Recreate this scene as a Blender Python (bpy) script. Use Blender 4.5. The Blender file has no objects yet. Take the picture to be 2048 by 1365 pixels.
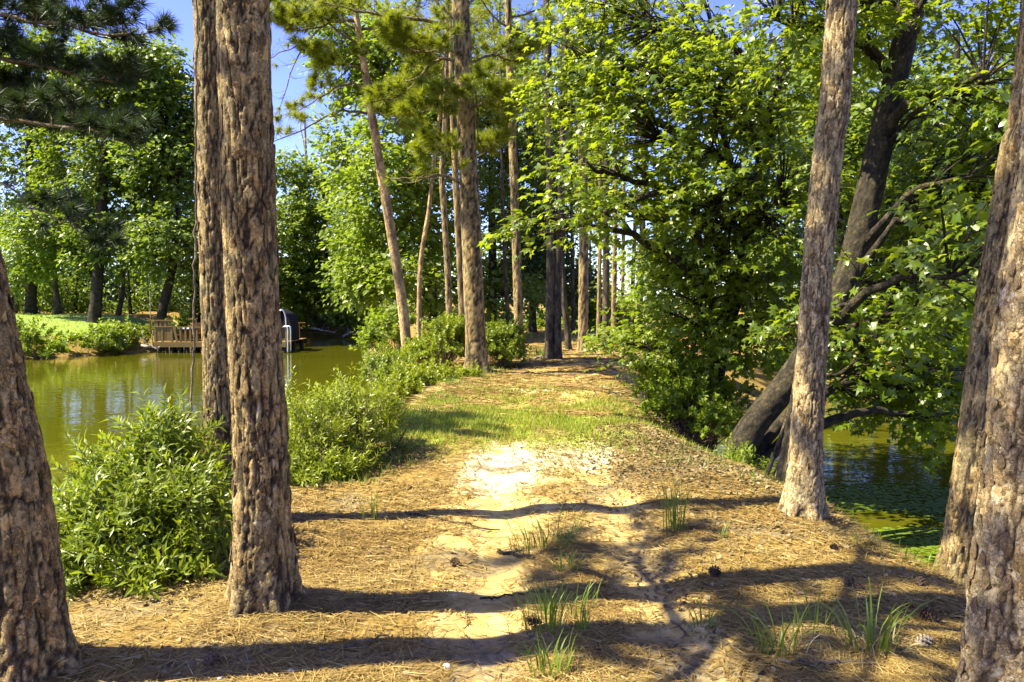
import bpy, math, random
import numpy as np
from mathutils import Vector, Matrix

random.seed(5)
RNG = np.random.default_rng(11)
SC = bpy.context.scene
COL = SC.collection

# ------------------------------------------------------------------ camera, sky, sun, exposure
F, CXP, CYP, HORIZON = 1536.0, 1024.0, 682.5, 600.0      # photograph pixels (2048 x 1365)
PITCH = math.atan((CYP - HORIZON) / F)
EYE = np.array([0.0, 0.0, 1.6])
cam = bpy.data.cameras.new('camera')
cam.lens, cam.sensor_width, cam.clip_start, cam.clip_end = 27.0, 36.0, 0.05, 2000
camo = bpy.data.objects.new('camera', cam)
COL.objects.link(camo)
camo.location = EYE
camo.rotation_euler = (math.pi / 2 - PITCH, 0, 0)
SC.camera = camo

SUN_EL, SUN_AZ = math.radians(51), math.radians(262)     # azimuth clockwise from +Y: the sun stands to the left, a little behind
SDIR = Vector((math.sin(SUN_AZ) * math.cos(SUN_EL), math.cos(SUN_AZ) * math.cos(SUN_EL), math.sin(SUN_EL)))
sun = bpy.data.lights.new('sun', 'SUN')
sun.energy, sun.angle, sun.color = 5.0, math.radians(0.53), (1.0, 0.92, 0.68)
suno = bpy.data.objects.new('sun', sun)
COL.objects.link(suno)
suno.rotation_euler = (-SDIR).to_track_quat('-Z', 'Y').to_euler()
suno.location = (-20, -5, 40)

W = bpy.data.worlds.new('World')
SC.world = W
W.use_nodes = True
wn, wl = W.node_tree.nodes, W.node_tree.links
sky = wn.new('ShaderNodeTexSky')
sky.sky_type, sky.sun_disc, sky.sun_elevation, sky.sun_rotation = 'NISHITA', False, SUN_EL, SUN_AZ
sky.ozone_density, sky.air_density, sky.dust_density = 6.0, 1.0, 0.6
bgn = wn['Background']
bgn.inputs['Strength'].default_value = 0.11
hsv = wn.new('ShaderNodeHueSaturation')
hsv.inputs['Hue'].default_value, hsv.inputs['Saturation'].default_value = 0.535, 1.15
wl.new(sky.outputs[0], hsv.inputs['Color'])
wl.new(hsv.outputs[0], bgn.inputs[0])
SC.view_settings.view_transform = 'Standard'
SC.view_settings.look = 'None'
SC.view_settings.exposure = 1.95
SC.view_settings.gamma = 1.0
SC.view_settings.use_curve_mapping = False
SC.render.engine = 'CYCLES'
SC.cycles.max_bounces = 12
SC.cycles.diffuse_bounces = 6
SC.cycles.glossy_bounces = 3
SC.cycles.transmission_bounces = 8
SC.cycles.transparent_max_bounces = 4
SC.cycles.sample_clamp_indirect = 8.0
SC.cycles.caustics_reflective = False
SC.cycles.caustics_refractive = False

# ------------------------------------------------------------------ helpers: numbers
def hsh(i, j, k=0):
    n = (np.asarray(i).astype(np.int64) * 374761393 + np.asarray(j).astype(np.int64) * 668265263 + np.asarray(k).astype(np.int64) * 1274126177) & 0xFFFFFFFF
    n = ((n ^ (n >> 13)) * 1274126177) & 0xFFFFFFFF
    n = ((n ^ (n >> 16)) * 2246822519) & 0xFFFFFFFF
    n = n ^ (n >> 13)
    return (n & 0xFFFFFF) / float(0x1000000)

def vn(x, y, z=0.0, seed=0):
    x, y, z = np.broadcast_arrays(np.asarray(x, float), np.asarray(y, float), np.asarray(z, float))
    xi, yi, zi = np.floor(x), np.floor(y), np.floor(z)
    fx, fy, fz = x - xi, y - yi, z - zi
    fx, fy, fz = [f * f * (3 - 2 * f) for f in (fx, fy, fz)]
    out = 0
    for dx in (0, 1):
        for dy in (0, 1):
            for dz in (0, 1):
                h = hsh(xi + dx, yi + dy, (zi + dz) * 57 + seed * 1013)
                out = out + h * (fx if dx else 1 - fx) * (fy if dy else 1 - fy) * (fz if dz else 1 - fz)
    return out

def fbm(x, y, z=0.0, seed=0, n=3):
    t, a, s = 0, 0.5, 0
    for k in range(n):
        t = t + a * vn(np.asarray(x) * 2 ** k, np.asarray(y) * 2 ** k, np.asarray(z) * 2 ** k, seed + k)
        s += a
        a *= 0.5
    return t / s

def sst(a, b, x):
    t = np.clip((x - a) / (b - a), 0, 1)
    return t * t * (3 - 2 * t)

def nrm(v):
    return v / np.maximum(np.linalg.norm(v, axis=-1, keepdims=True), 1e-9)

def at(px, py, d):
    """The world point seen at photograph pixel (px, py), d metres ahead."""
    X, U = (px - CXP) / F, (CYP - py) / F
    c, s = math.cos(PITCH), math.sin(PITCH)
    v = np.array([X, c + U * s, -s + U * c])
    return EYE + v * (d / v[1])

# ------------------------------------------------------------------ ponds and terrain heights
WATER_Z = -1.3
POND_L = np.array([(-5.2, -30), (-4.1, 1), (-3.75, 7), (-3.3, 11), (-2.8, 15), (-2.9, 18), (-4.2, 24), (-6.5, 34), (-9, 48), (-11, 60),
                   (-17, 64), (-25, 63), (-24, 56), (-20.5, 50), (-19.6, 45), (-20.3, 42), (-22, 40), (-23.6, 37), (-27, 34), (-34, 31), (-44, 24), (-50, -30)], float)
POND_R = np.array([(5.4, -30), (4.8, 2), (4.4, 5), (4.2, 8), (3.7, 10), (3.65, 13), (4.0, 16), (5.2, 19), (8.5, 23), (16, 27), (24, 28), (32, 22), (36, -30)], float)

def sdf(P, x, y):
    x, y = np.asarray(x, float), np.asarray(y, float)
    best = np.full(x.shape, 1e9)
    ins = np.zeros(x.shape, bool)
    n = len(P)
    for i in range(n):
        ax, ay = P[i]
        bx, by = P[(i + 1) % n]
        t = np.clip(((x - ax) * (bx - ax) + (y - ay) * (by - ay)) / ((bx - ax) ** 2 + (by - ay) ** 2), 0, 1)
        best = np.minimum(best, np.hypot(x - ax - t * (bx - ax), y - ay - t * (by - ay)))
        cr = ((ay > y) != (by > y))
        with np.errstate(divide='ignore', invalid='ignore'):
            xx = (bx - ax) * (y - ay) / (by - ay if by != ay else 1e-9) + ax
        ins ^= cr & (x < xx)
    return np.where(ins, -best, best)

def pathx(y):
    return np.interp(y, [0, 8, 12, 17, 20.5, 30, 45, 90], [0.3, 0.33, 0.45, 1.0, 1.7, 3.2, 6, 13])

def height(x, y):
    x, y = np.asarray(x, float), np.asarray(y, float)
    wob = 0.35 * (fbm(x * 0.7, y * 0.7, 0, 3) - 0.5)
    dl, dr = sdf(POND_L, x, y) + wob, sdf(POND_R, x, y) + wob
    wl_ = np.where(x < -12, 4.5, 1.9)
    wr_ = np.where(y > 20, 3.5, 2.3)
    def prof(d, w):
        return np.where(d < 0, WATER_Z + np.maximum(d * 0.5, -1.2), WATER_Z + 1.3 * sst(0, 1, np.clip(d / w, 0, 1) ** 0.85))
    z = np.minimum(prof(dl, wl_), prof(dr, wr_))
    land = (np.minimum(dl, dr) > 0)
    z = z + land * (0.10 * (fbm(x * 0.5, y * 0.5, 0, 8) - 0.5) + 0.035 * (fbm(x * 3, y * 3, 0, 9) - 0.5))
    z = z + 0.55 * sst(-21, -34, x) * sst(38, 50, y) * land
    s = x - pathx(y)                                       # shallow wheel ruts and a crown between them
    z = z + 1.6 * np.exp(-((x + 8.05) ** 2 + (y - 9.5) ** 2) / 1.1) * (dl < 0)
    for tx, ty in ((-1.95, 3.36), (-1.27, 3.95), (2.46, 6.5), (2.9, 5.0), (1.9, 2.8), (-.72, 17), (-2.5, 18.9)):
        z = z + .055 * np.exp(-((x - tx) ** 2 + (y - ty) ** 2) / .16)
    near = sst(24, 12, y) * land
    z = z - near * 0.035 * (np.exp(-((s + 0.42) / 0.2) ** 2) + np.exp(-((s - 0.48) / 0.2) ** 2))
    return z

def gz(x, y):
    return float(height(np.array([x]), np.array([y]))[0])

def gp(px, py):
    """Where the view ray through a photograph pixel meets the terrain (or the water)."""
    ds = np.concatenate([np.arange(2.2, 25, 0.02), np.arange(25, 90, 0.1)])
    X, U = (px - CXP) / F, (CYP - py) / F
    c, s = math.cos(PITCH), math.sin(PITCH)
    v = np.array([X, c + U * s, -s + U * c])
    P = EYE + v[None] * (ds / v[1])[:, None]
    h = np.maximum(height(P[:, 0], P[:, 1]), WATER_Z)
    k = np.argmax(P[:, 2] <= h)
    return np.array([P[k, 0], P[k, 1], h[k]])

# ------------------------------------------------------------------ helpers: meshes and objects
def mesh(name, parts, mats, smooth=True, attrs=None):
    """parts: list of (V, F) with F an (n,3) or (n,4) index array local to V -> one mesh."""
    V, loops, totals, off = [], [], [], 0
    for v, f in parts:
        v = np.asarray(v, np.float32).reshape(-1, 3)
        V.append(v)
        for ff in (f if isinstance(f, list) else [f]):
            ff = np.asarray(ff, np.int64)
            if len(ff):
                loops.append((ff + off).ravel())
                totals.append(np.full(len(ff), ff.shape[1]))
        off += len(v)
    V = np.concatenate(V)
    L = np.concatenate(loops).astype(np.int32)
    T = np.concatenate(totals).astype(np.int32)
    me = bpy.data.meshes.new(name)
    me.vertices.add(len(V))
    me.vertices.foreach_set('co', V.ravel())
    me.loops.add(len(L))
    me.loops.foreach_set('vertex_index', L)
    me.polygons.add(len(T))
    me.polygons.foreach_set('loop_start', np.concatenate([[0], np.cumsum(T)[:-1]]).astype(np.int32))
    me.polygons.foreach_set('use_smooth', np.full(len(T), smooth))
    for an, av in (attrs or {}).items():
        a = me.attributes.new(an, 'FLOAT', 'POINT')
        a.data.foreach_set('value', np.asarray(av, np.float32).ravel())
    me.update(calc_edges=True)
    for m in (mats if isinstance(mats, list) else [mats]):
        me.materials.append(m)
    return me

def tag(o, label=None, cat=None, group=None, kind=None):
    for k, v in (('label', label), ('category', cat), ('group', group), ('kind', kind)):
        if v:
            o[k] = v
    return o

def link(name, me, parent=None, kind=None):
    o = bpy.data.objects.new(name, me)
    COL.objects.link(o)
    o.parent = parent
    if kind:
        o['kind'] = kind
    return o

def part(name, parts, mat, parent=None, kind=None, smooth=True, attrs=None):
    """A mesh object; vertices are given in world space and stored relative to the thing's base."""
    b = np.array(parent.location if parent else (0, 0, 0))
    if parent is not None and parent.parent is not None:
        b = b + np.array(parent.parent.location)
    return link(name, mesh(name, [(np.asarray(v) - b, f) for v, f in parts], mat, smooth, attrs), parent, kind)

def thing(name, label, cat, loc, group=None):
    o = bpy.data.objects.new(name, None)
    COL.objects.link(o)
    o.location = [float(c) for c in loc]
    o.empty_display_size = 0.2
    return tag(o, label, cat, group)

def tubes(P, R, sides=5, cap=False):
    """P (N,S,3) polylines, R (N,S) radii -> (V, quads)."""
    P, R = np.asarray(P, float), np.asarray(R, float)
    N, S, _ = P.shape
    T = np.empty_like(P)
    T[:, 1:-1] = P[:, 2:] - P[:, :-2]
    T[:, 0], T[:, -1] = P[:, 1] - P[:, 0], P[:, -1] - P[:, -2]
    T = nrm(T)
    mean = nrm(P[:, -1] - P[:, 0])
    ref = np.where(np.abs(mean[:, 2:3]) > 0.8, np.array([[1.0, 0.2, 0]]), np.array([[0.0, 0.1, 1.0]]))
    A = nrm(np.cross(T, ref[:, None, :]))
    B = np.cross(A, T)
    th = np.arange(sides) * 2 * np.pi / sides
    V = P[:, :, None] + R[:, :, None, None] * (np.cos(th)[None, None, :, None] * A[:, :, None] + np.sin(th)[None, None, :, None] * B[:, :, None])
    idx = np.arange(N * S * sides).reshape(N, S, sides)
    a, b = idx[:, :-1], idx[:, 1:]
    Fq = np.stack([a, np.roll(a, -1, 2), np.roll(b, -1, 2), b], -1).reshape(-1, 4)
    V = V.reshape(-1, 3)
    if cap:
        c0 = len(V)
        V = np.concatenate([V, P[:, 0], P[:, -1]])
        ft = []
        for e, (ring, flip) in enumerate(((idx[:, 0], 1), (idx[:, -1], 0))):
            cc = np.broadcast_to((c0 + e * N + np.arange(N))[:, None], ring.shape)
            tri = [cc, np.roll(ring, -1, 1), ring] if flip else [cc, ring, np.roll(ring, -1, 1)]
            ft.append(np.stack(tri, -1).reshape(-1, 3))
        return V, [Fq, np.concatenate(ft)]
    return V, Fq

def tube(pts, radii, sides=6, cap=True):
    return tubes(np.array([pts]), np.array([radii]), sides, cap)

def box(c, s, rz=0.0, tilt=0.0):
    v = np.array([(x, y, z) for x in (-.5, .5) for y in (-.5, .5) for z in (-.5, .5)]) * np.array(s)
    if tilt:
        v = v @ np.array([[math.cos(tilt), 0, -math.sin(tilt)], [0, 1, 0], [math.sin(tilt), 0, math.cos(tilt)]])
    if rz:
        v = v @ np.array([[math.cos(rz), math.sin(rz), 0], [-math.sin(rz), math.cos(rz), 0], [0, 0, 1]])
    return v + np.array(c), np.array([(0, 1, 3, 2), (4, 6, 7, 5), (0, 4, 5, 1), (2, 3, 7, 6), (0, 2, 6, 4), (1, 5, 7, 3)])

def resample(pts, n):
    """n points evenly spaced along a smoothed (Catmull-Rom) polyline."""
    P = np.array(pts, float)
    if len(P) < 3:
        t = np.linspace(0, 1, n)[:, None]
        return P[0] * (1 - t) + P[-1] * t
    Q = np.concatenate([[2 * P[0] - P[1]], P, [2 * P[-1] - P[-2]]])
    out = []
    for i in range(1, len(Q) - 2):
        p0, p1, p2, p3 = Q[i - 1:i + 3]
        for t in np.linspace(0, 1, 12, endpoint=False):
            out.append(0.5 * ((2 * p1) + (p2 - p0) * t + (2 * p0 - 5 * p1 + 4 * p2 - p3) * t * t + (3 * p1 - p0 - 3 * p2 + p3) * t ** 3))
    out = np.array(out + [P[-1]])
    s = np.concatenate([[0], np.cumsum(np.linalg.norm(np.diff(out, axis=0), axis=1))])
    q = np.linspace(0, s[-1], n)
    return np.stack([np.interp(q, s, out[:, k]) for k in range(3)], 1)

def place(tv, tt, pos, ax, nr, size, width=None):
    """Copies of a leaf template (x along the leaf, z its upper side) -> (V, tris)."""
    ax = nrm(ax)
    nr = nrm(nr - ax * (nr * ax).sum(1, keepdims=True))
    b = np.cross(nr, ax)
    s = np.broadcast_to(np.asarray(size, float), (len(pos),))[:, None, None]
    w = s if width is None else np.broadcast_to(np.asarray(width, float), (len(pos),))[:, None, None]
    V = pos[:, None] + s * tv[None, :, 0, None] * ax[:, None] + w * tv[None, :, 1, None] * b[:, None] + s * tv[None, :, 2, None] * nr[:, None]
    T = tt[None] + (np.arange(len(pos)) * len(tv))[:, None, None]
    return V.reshape(-1, 3), T.reshape(-1, tt.shape[1])

def rdir(n):
    return nrm(RNG.normal(size=(n, 3)))

def star():
    a = [(0, .68), (33, .27), (62, .62), (95, .22), (128, .46), (180, .34), (-128, .46), (-95, .22), (-62, .62), (-33, .27)]
    v = [(0.36 + r * math.cos(math.radians(t)), r * math.sin(math.radians(t)), -0.18 * (r > .3) * r) for t, r in a]
    return np.array(v), np.array([(9, 0, 1), (1, 2, 3), (3, 4, 5), (5, 6, 7), (7, 8, 9), (1, 3, 9), (3, 7, 9), (3, 5, 7)])

STAR = star()
LANCE = (np.array([(0, 0, 0), (.42, .15, .05), (.48, 0, 0), (.42, -.15, .05), (1, 0, -.10)]), np.array([(0, 2, 1), (0, 3, 2), (1, 2, 4), (2, 3, 4)]))
BROAD = (np.array([(0, 0, 0), (.5, .36, .10), (1, 0, -.06), (.5, -.36, .10)]), np.array([(0, 2, 1), (0, 3, 2)]))
BLADE = (np.array([(0, .5, 0), (0, -.5, 0), (.5, .36, .0), (.5, -.36, .0), (1, 0, 0)]), np.array([(0, 1, 3), (0, 3, 2), (2, 3, 4)]))

# ------------------------------------------------------------------ materials
def newmat(name):
    m = bpy.data.materials.new(name)
    m.use_nodes = True
    n, l = m.node_tree.nodes, m.node_tree.links
    return m, n, l, n['Principled BSDF'], n['Material Output']

def ramp(n, cols):
    r = n.new('ShaderNodeValToRGB')
    e = r.color_ramp.elements
    while len(e) < len(cols):
        e.new(0.5)
    for i, (p, c) in enumerate(cols):
        e[i].position, e[i].color = p, (*c, 1)
    return r

def noise(n, l, scale, detail=4, rough=0.6, vec=None, stretch=None):
    t = n.new('ShaderNodeTexNoise')
    t.inputs['Scale'].default_value, t.inputs['Detail'].default_value, t.inputs['Roughness'].default_value = scale, detail, rough
    if vec is not None:
        if stretch:
            mp = n.new('ShaderNodeMapping')
            mp.inputs['Scale'].default_value = stretch
            l.new(vec, mp.inputs['Vector'])
            vec = mp.outputs[0]
        l.new(vec, t.inputs['Vector'])
    return t

def geo_pos(n):
    return n.new('ShaderNodeNewGeometry').outputs['Position']

def mixc(n, l, fac, a, b, mode='MIX'):
    m = n.new('ShaderNodeMix')
    m.data_type, m.blend_type = 'RGBA', mode
    for sock, v in ((m.inputs[0], fac), (m.inputs[6], a), (m.inputs[7], b)):
        if hasattr(v, 'links'):
            l.new(v, sock)
        elif isinstance(v, (int, float)):
            sock.default_value = v
        else:
            sock.default_value = (*v, 1)
    return m.outputs[2]

def bump(n, l, h, strength, dist, bs):
    b = n.new('ShaderNodeBump')
    b.inputs['Strength'].default_value, b.inputs['Distance'].default_value = strength, dist
    l.new(h, b.inputs['Height'])
    l.new(b.outputs[0], bs.inputs['Normal'])

def leaf_mat(name, cols, trans=0.4, tcol=(0.20, 0.30, 0.02), rough=0.42, spec=0.4):
    m, n, l, bs, out = newmat(name)
    g = n.new('ShaderNodeNewGeometry')
    oi = n.new('ShaderNodeObjectInfo')
    a = n.new('ShaderNodeMath'); a.operation = 'ADD'
    fr = n.new('ShaderNodeMath'); fr.operation = 'FRACT'
    l.new(g.outputs['Random Per Island'], a.inputs[0]); l.new(oi.outputs['Random'], a.inputs[1]); l.new(a.outputs[0], fr.inputs[0])
    nz = noise(n, l, 0.9, 2, 0.5, g.outputs['Position'])
    av = n.new('ShaderNodeMath'); av.operation = 'MULTIPLY_ADD'
    l.new(nz.outputs['Fac'], av.inputs[0]); av.inputs[1].default_value = 0.7
    hv = n.new('ShaderNodeMath'); hv.operation = 'MULTIPLY'
    l.new(fr.outputs[0], hv.inputs[0]); hv.inputs[1].default_value = 0.6
    sb = n.new('ShaderNodeMath'); sb.operation = 'SUBTRACT'
    l.new(hv.outputs[0], sb.inputs[0]); sb.inputs[1].default_value = 0.15
    l.new(sb.outputs[0], av.inputs[2])
    r = ramp(n, [(i / (len(cols) - 1), c) for i, c in enumerate(cols)])
    l.new(av.outputs[0], r.inputs[0])
    l.new(r.outputs[0], bs.inputs['Base Color'])
    bs.inputs['Roughness'].default_value = rough
    bs.inputs['Specular IOR Level'].default_value = spec
    tr = n.new('ShaderNodeBsdfTranslucent')
    l.new(mixc(n, l, 0.5, r.outputs[0], tcol), tr.inputs['Color'])
    mx = n.new('ShaderNodeMixShader')
    mx.inputs[0].default_value = trans
    l.new(bs.outputs[0], mx.inputs[1]); l.new(tr.outputs[0], mx.inputs[2])
    l.new(mx.outputs[0], out.inputs['Surface'])
    return m

M = {}
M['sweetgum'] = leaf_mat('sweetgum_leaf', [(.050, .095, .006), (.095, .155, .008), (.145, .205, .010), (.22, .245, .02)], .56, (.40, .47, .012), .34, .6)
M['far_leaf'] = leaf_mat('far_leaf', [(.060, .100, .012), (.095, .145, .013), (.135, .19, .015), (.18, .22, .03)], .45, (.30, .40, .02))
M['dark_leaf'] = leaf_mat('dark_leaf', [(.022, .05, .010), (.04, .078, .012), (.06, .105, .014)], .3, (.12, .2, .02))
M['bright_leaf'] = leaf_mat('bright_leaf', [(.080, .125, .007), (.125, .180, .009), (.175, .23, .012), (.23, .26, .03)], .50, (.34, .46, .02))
M['shrub'] = leaf_mat('shrub_leaf', [(.085, .125, .008), (.13, .18, .009), (.175, .225, .012), (.22, .25, .025)], .42, (.38, .46, .015), .36, .42)
M['sunlit_yellow_shrub'] = leaf_mat('sunlit_yellow_shrub_leaf', [(.10, .15, .007), (.16, .21, .008), (.22, .265, .010), (.28, .295, .03)], .45, (.42, .50, .015), .36, .42)  # yellow-green shrub leaf, tone raised so sunlight on the bush is in the colour
M['needle'] = leaf_mat('pine_needles_green', [(.10, .14, .008), (.155, .195, .010), (.21, .24, .012), (.28, .27, .02)], .50, (.40, .44, .02), .45)
M['needle_shaded'] = leaf_mat('pine_needles_shaded', [(.012, .028, .006), (.020, .042, .007), (.034, .058, .008)], .2, (.08, .12, .02), .5)  # needle green darkened: the boughs' shade is put into the colour
M['grass'] = leaf_mat('grass_blade', [(.16, .215, .012), (.22, .285, .015), (.29, .335, .025), (.35, .35, .06)], .35, (.28, .36, .03), .5)
M['weed'] = leaf_mat('weed_blade', [(.06, .11, .012), (.10, .17, .015), (.15, .22, .02), (.22, .26, .05)], .35, (.22, .34, .02), .45)
M['dry_grass'] = leaf_mat('dry_grass', [(.20, .16, .07), (.32, .27, .12), (.42, .36, .18)], .25, (.3, .26, .12), .6)
M['litter'] = leaf_mat('fallen_needles', [(.09, .05, .013), (.20, .12, .03), (.32, .222, .06), (.46, .37, .155)], .12, (.25, .15, .05), .6, .3)
M['dead_leaf'] = leaf_mat('dead_leaves', [(.06, .042, .014), (.13, .095, .036), (.22, .17, .075), (.34, .28, .14)], .12, (.2, .14, .08), .65, .3)
M['duckweed'] = leaf_mat('duckweed', [(.07, .115, .010), (.115, .17, .013), (.16, .22, .02)], .2, (.2, .28, .02), .7, .12)

def bark_mat(name, plates, furrow, attr=True, sc=18.0, strength=0.8):
    m, n, l, bs, out = newmat(name)
    pos = geo_pos(n)
    n1 = noise(n, l, sc, 6, 0.7, pos, (1, 1, 0.35))
    n2 = noise(n, l, sc * 6, 4, 0.7, pos, (1, 1, 0.6))
    n3 = noise(n, l, 1.3, 3, 0.6, pos)
    r = ramp(n, [(i / (len(plates) - 1), c) for i, c in enumerate(plates)])
    if attr:
        at1 = n.new('ShaderNodeAttribute'); at1.attribute_name = 'plate'
        ad = n.new('ShaderNodeMath'); ad.operation = 'MULTIPLY_ADD'
        l.new(n1.outputs['Fac'], ad.inputs[0]); ad.inputs[1].default_value = 0.9
        l.new(at1.outputs['Fac'], ad.inputs[2])
        sb = n.new('ShaderNodeMath'); sb.operation = 'SUBTRACT'
        l.new(ad.outputs[0], sb.inputs[0]); sb.inputs[1].default_value = 0.42
        l.new(sb.outputs[0], r.inputs[0])
        at2 = n.new('ShaderNodeAttribute'); at2.attribute_name = 'furrow'
        col = mixc(n, l, at2.outputs['Fac'], r.outputs[0], furrow)
    else:
        rr = ramp(n, [(0.40, (0, 0, 0)), (0.56, (1, 1, 1))])
        l.new(n1.outputs['Fac'], rr.inputs[0])
        l.new(n3.outputs['Fac'], r.inputs[0])
        col = mixc(n, l, rr.outputs[0], furrow, r.outputs[0])
    wob = noise(n, l, sc * 1.1, 4, 0.65, pos)
    dist = n.new('ShaderNodeMix'); dist.data_type = 'VECTOR'
    dist.inputs[0].default_value = 0.10 if attr else 0.2
    mp = n.new('ShaderNodeMapping'); mp.inputs['Scale'].default_value = (1, 1, .42)
    l.new(pos, mp.inputs['Vector'])
    l.new(mp.outputs[0], dist.inputs[4]); l.new(wob.outputs['Color'], dist.inputs[5])
    vo = n.new('ShaderNodeTexVoronoi'); vo.inputs['Scale'].default_value = sc * 1.7
    ve = n.new('ShaderNodeTexVoronoi'); ve.feature = 'DISTANCE_TO_EDGE'; ve.inputs['Scale'].default_value = sc * 1.7
    l.new(dist.outputs[1], vo.inputs['Vector']); l.new(dist.outputs[1], ve.inputs['Vector'])
    sep = n.new('ShaderNodeSeparateColor'); l.new(vo.outputs['Color'], sep.inputs[0])
    rv = ramp(n, [(0.0, (.62, .60, .58)), (0.45, (1.0, 1.0, 1.0)), (0.8, (1.12, 1.06, .96)), (1.0, (1.55, 1.5, 1.42))])
    l.new(sep.outputs[0], rv.inputs[0])
    col = mixc(n, l, 1.0, col, rv.outputs[0], 'MULTIPLY')
    re_ = ramp(n, [(0.0, (.42, .38, .34)), (0.07, (1, 1, 1))])
    l.new(ve.outputs['Distance'], re_.inputs[0])
    col = mixc(n, l, 0.8, col, re_.outputs[0], 'MULTIPLY')
    r2 = ramp(n, [(0.28, (.62, .60, .58)), (0.72, (1.3, 1.3, 1.3))])
    l.new(n2.outputs['Fac'], r2.inputs[0])
    col = mixc(n, l, 1.0, col, r2.outputs[0], 'MULTIPLY')
    l.new(col, bs.inputs['Base Color'])
    bs.inputs['Roughness'].default_value = 0.85
    bs.inputs['Specular IOR Level'].default_value = 0.25
    eh = n.new('ShaderNodeMath'); eh.operation = 'MINIMUM'
    l.new(ve.outputs['Distance'], eh.inputs[0]); eh.inputs[1].default_value = 0.12
    h0 = n.new('ShaderNodeMath'); h0.operation = 'MULTIPLY_ADD'
    l.new(eh.outputs[0], h0.inputs[0]); h0.inputs[1].default_value = 5.0; l.new(sep.outputs[1], h0.inputs[2])
    hs = n.new('ShaderNodeMath'); hs.operation = 'MULTIPLY_ADD'
    l.new(n2.outputs['Fac'], hs.inputs[0]); hs.inputs[1].default_value = 1.1
    l.new(h0.outputs[0], hs.inputs[2])
    bump(n, l, hs.outputs[0], strength, 0.010 if attr else 0.03, bs)
    return m

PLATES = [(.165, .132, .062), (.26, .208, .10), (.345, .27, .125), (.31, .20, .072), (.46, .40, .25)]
PALE_SUNLIT = [(.22, .17, .085), (.37, .295, .155), (.47, .385, .215), (.40, .275, .11), (.62, .54, .36)]  # paler plates, lightened further to carry sunlight on these trunks in the colour
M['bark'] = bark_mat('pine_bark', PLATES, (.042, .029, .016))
M['bark_pale_sunlit'] = bark_mat('sunlit_pale_pine_bark', PALE_SUNLIT, (.11, .075, .04))
M['flake'] = bark_mat('pine_bark_flake', PLATES[1:], (.12, .085, .05), False, 22)
M['flake_pale_sunlit'] = bark_mat('sunlit_pale_pine_bark_flake', PALE_SUNLIT[1:], (.25, .17, .10), False, 22)
M['bark_far'] = bark_mat('pine_bark_distant', [(.20, .155, .11), (.30, .235, .165), (.26, .18, .11)], (.10, .07, .045), False, 7, 0.8)
M['bark_tan'] = bark_mat('peeled_bark', [(.42, .30, .15), (.50, .36, .17), (.36, .25, .13)], (.26, .17, .09), False, 6, 0.6)
M['bark_grey_shaded'] = bark_mat('sweetgum_bark_shaded', [(.026, .021, .011), (.050, .040, .022), (.038, .031, .018)], (.014, .011, .007), True, 14)  # bark darkened so the canopy's shade on the leaning trunk is in the colour
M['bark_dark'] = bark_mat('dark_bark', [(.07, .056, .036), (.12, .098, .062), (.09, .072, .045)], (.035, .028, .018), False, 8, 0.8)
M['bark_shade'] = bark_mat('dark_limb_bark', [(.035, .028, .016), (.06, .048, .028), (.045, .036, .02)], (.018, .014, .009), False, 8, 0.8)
M['twig'] = bark_mat('twig_bark', [(.16, .12, .08), (.24, .19, .13), (.20, .15, .10)], (.10, .075, .05), False, 10, 0.4)
M['dead_wood'] = bark_mat('grey_dead_wood', [(.30, .27, .23), (.42, .38, .33), (.36, .31, .25)], (.20, .17, .14), False, 9, 0.5)

def plain(name, col, rough=0.7, var=0.25, sc=6.0, metallic=0.0, stretch=None):
    m, n, l, bs, out = newmat(name)
    pos = n.new('ShaderNodeTexCoord').outputs['Object']
    t = noise(n, l, sc, 5, 0.65, pos, stretch)
    r = ramp(n, [(0.3, tuple(c * (1 - var) for c in col)), (0.7, tuple(min(1, c * (1 + var)) for c in col))])
    l.new(t.outputs['Fac'], r.inputs[0])
    l.new(r.outputs[0], bs.inputs['Base Color'])
    bs.inputs['Roughness'].default_value = rough
    bs.inputs['Metallic'].default_value = metallic
    bs.inputs['Specular IOR Level'].default_value = 0.5 if metallic else 0.12
    bump(n, l, t.outputs['Fac'], 0.3, 0.01, bs)
    return m

M['deck_wood'] = plain('weathered_yellow_lumber', (.22, .15, .05), .8, .3, 5, 0, (1, 1, 8))
M['red_wood'] = plain('red_brown_lumber', (.11, .055, .025), .8, .3, 5)
M['pile'] = plain('dark_wet_pile', (.05, .04, .03), .8)
M['white_paint'] = plain('pale_painted_top', (.75, .74, .70), .5, .06)
M['black_cover'] = plain('black_canvas', (.005, .005, .006), .98)
M['pale_metal'] = plain('pale_metal_pipe', (.62, .68, .72), .3, .05, 4, 0.6)
M['cone'] = plain('pine_cone_scale', (.10, .065, .04), .8, .4, 40)
M['cone_pale'] = plain('pale_pine_cone_scale', (.27, .22, .17), .8, .3, 40)
M['pale_stone'] = plain('pale_stone', (.62, .57, .48), .7, .2, 20)

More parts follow.
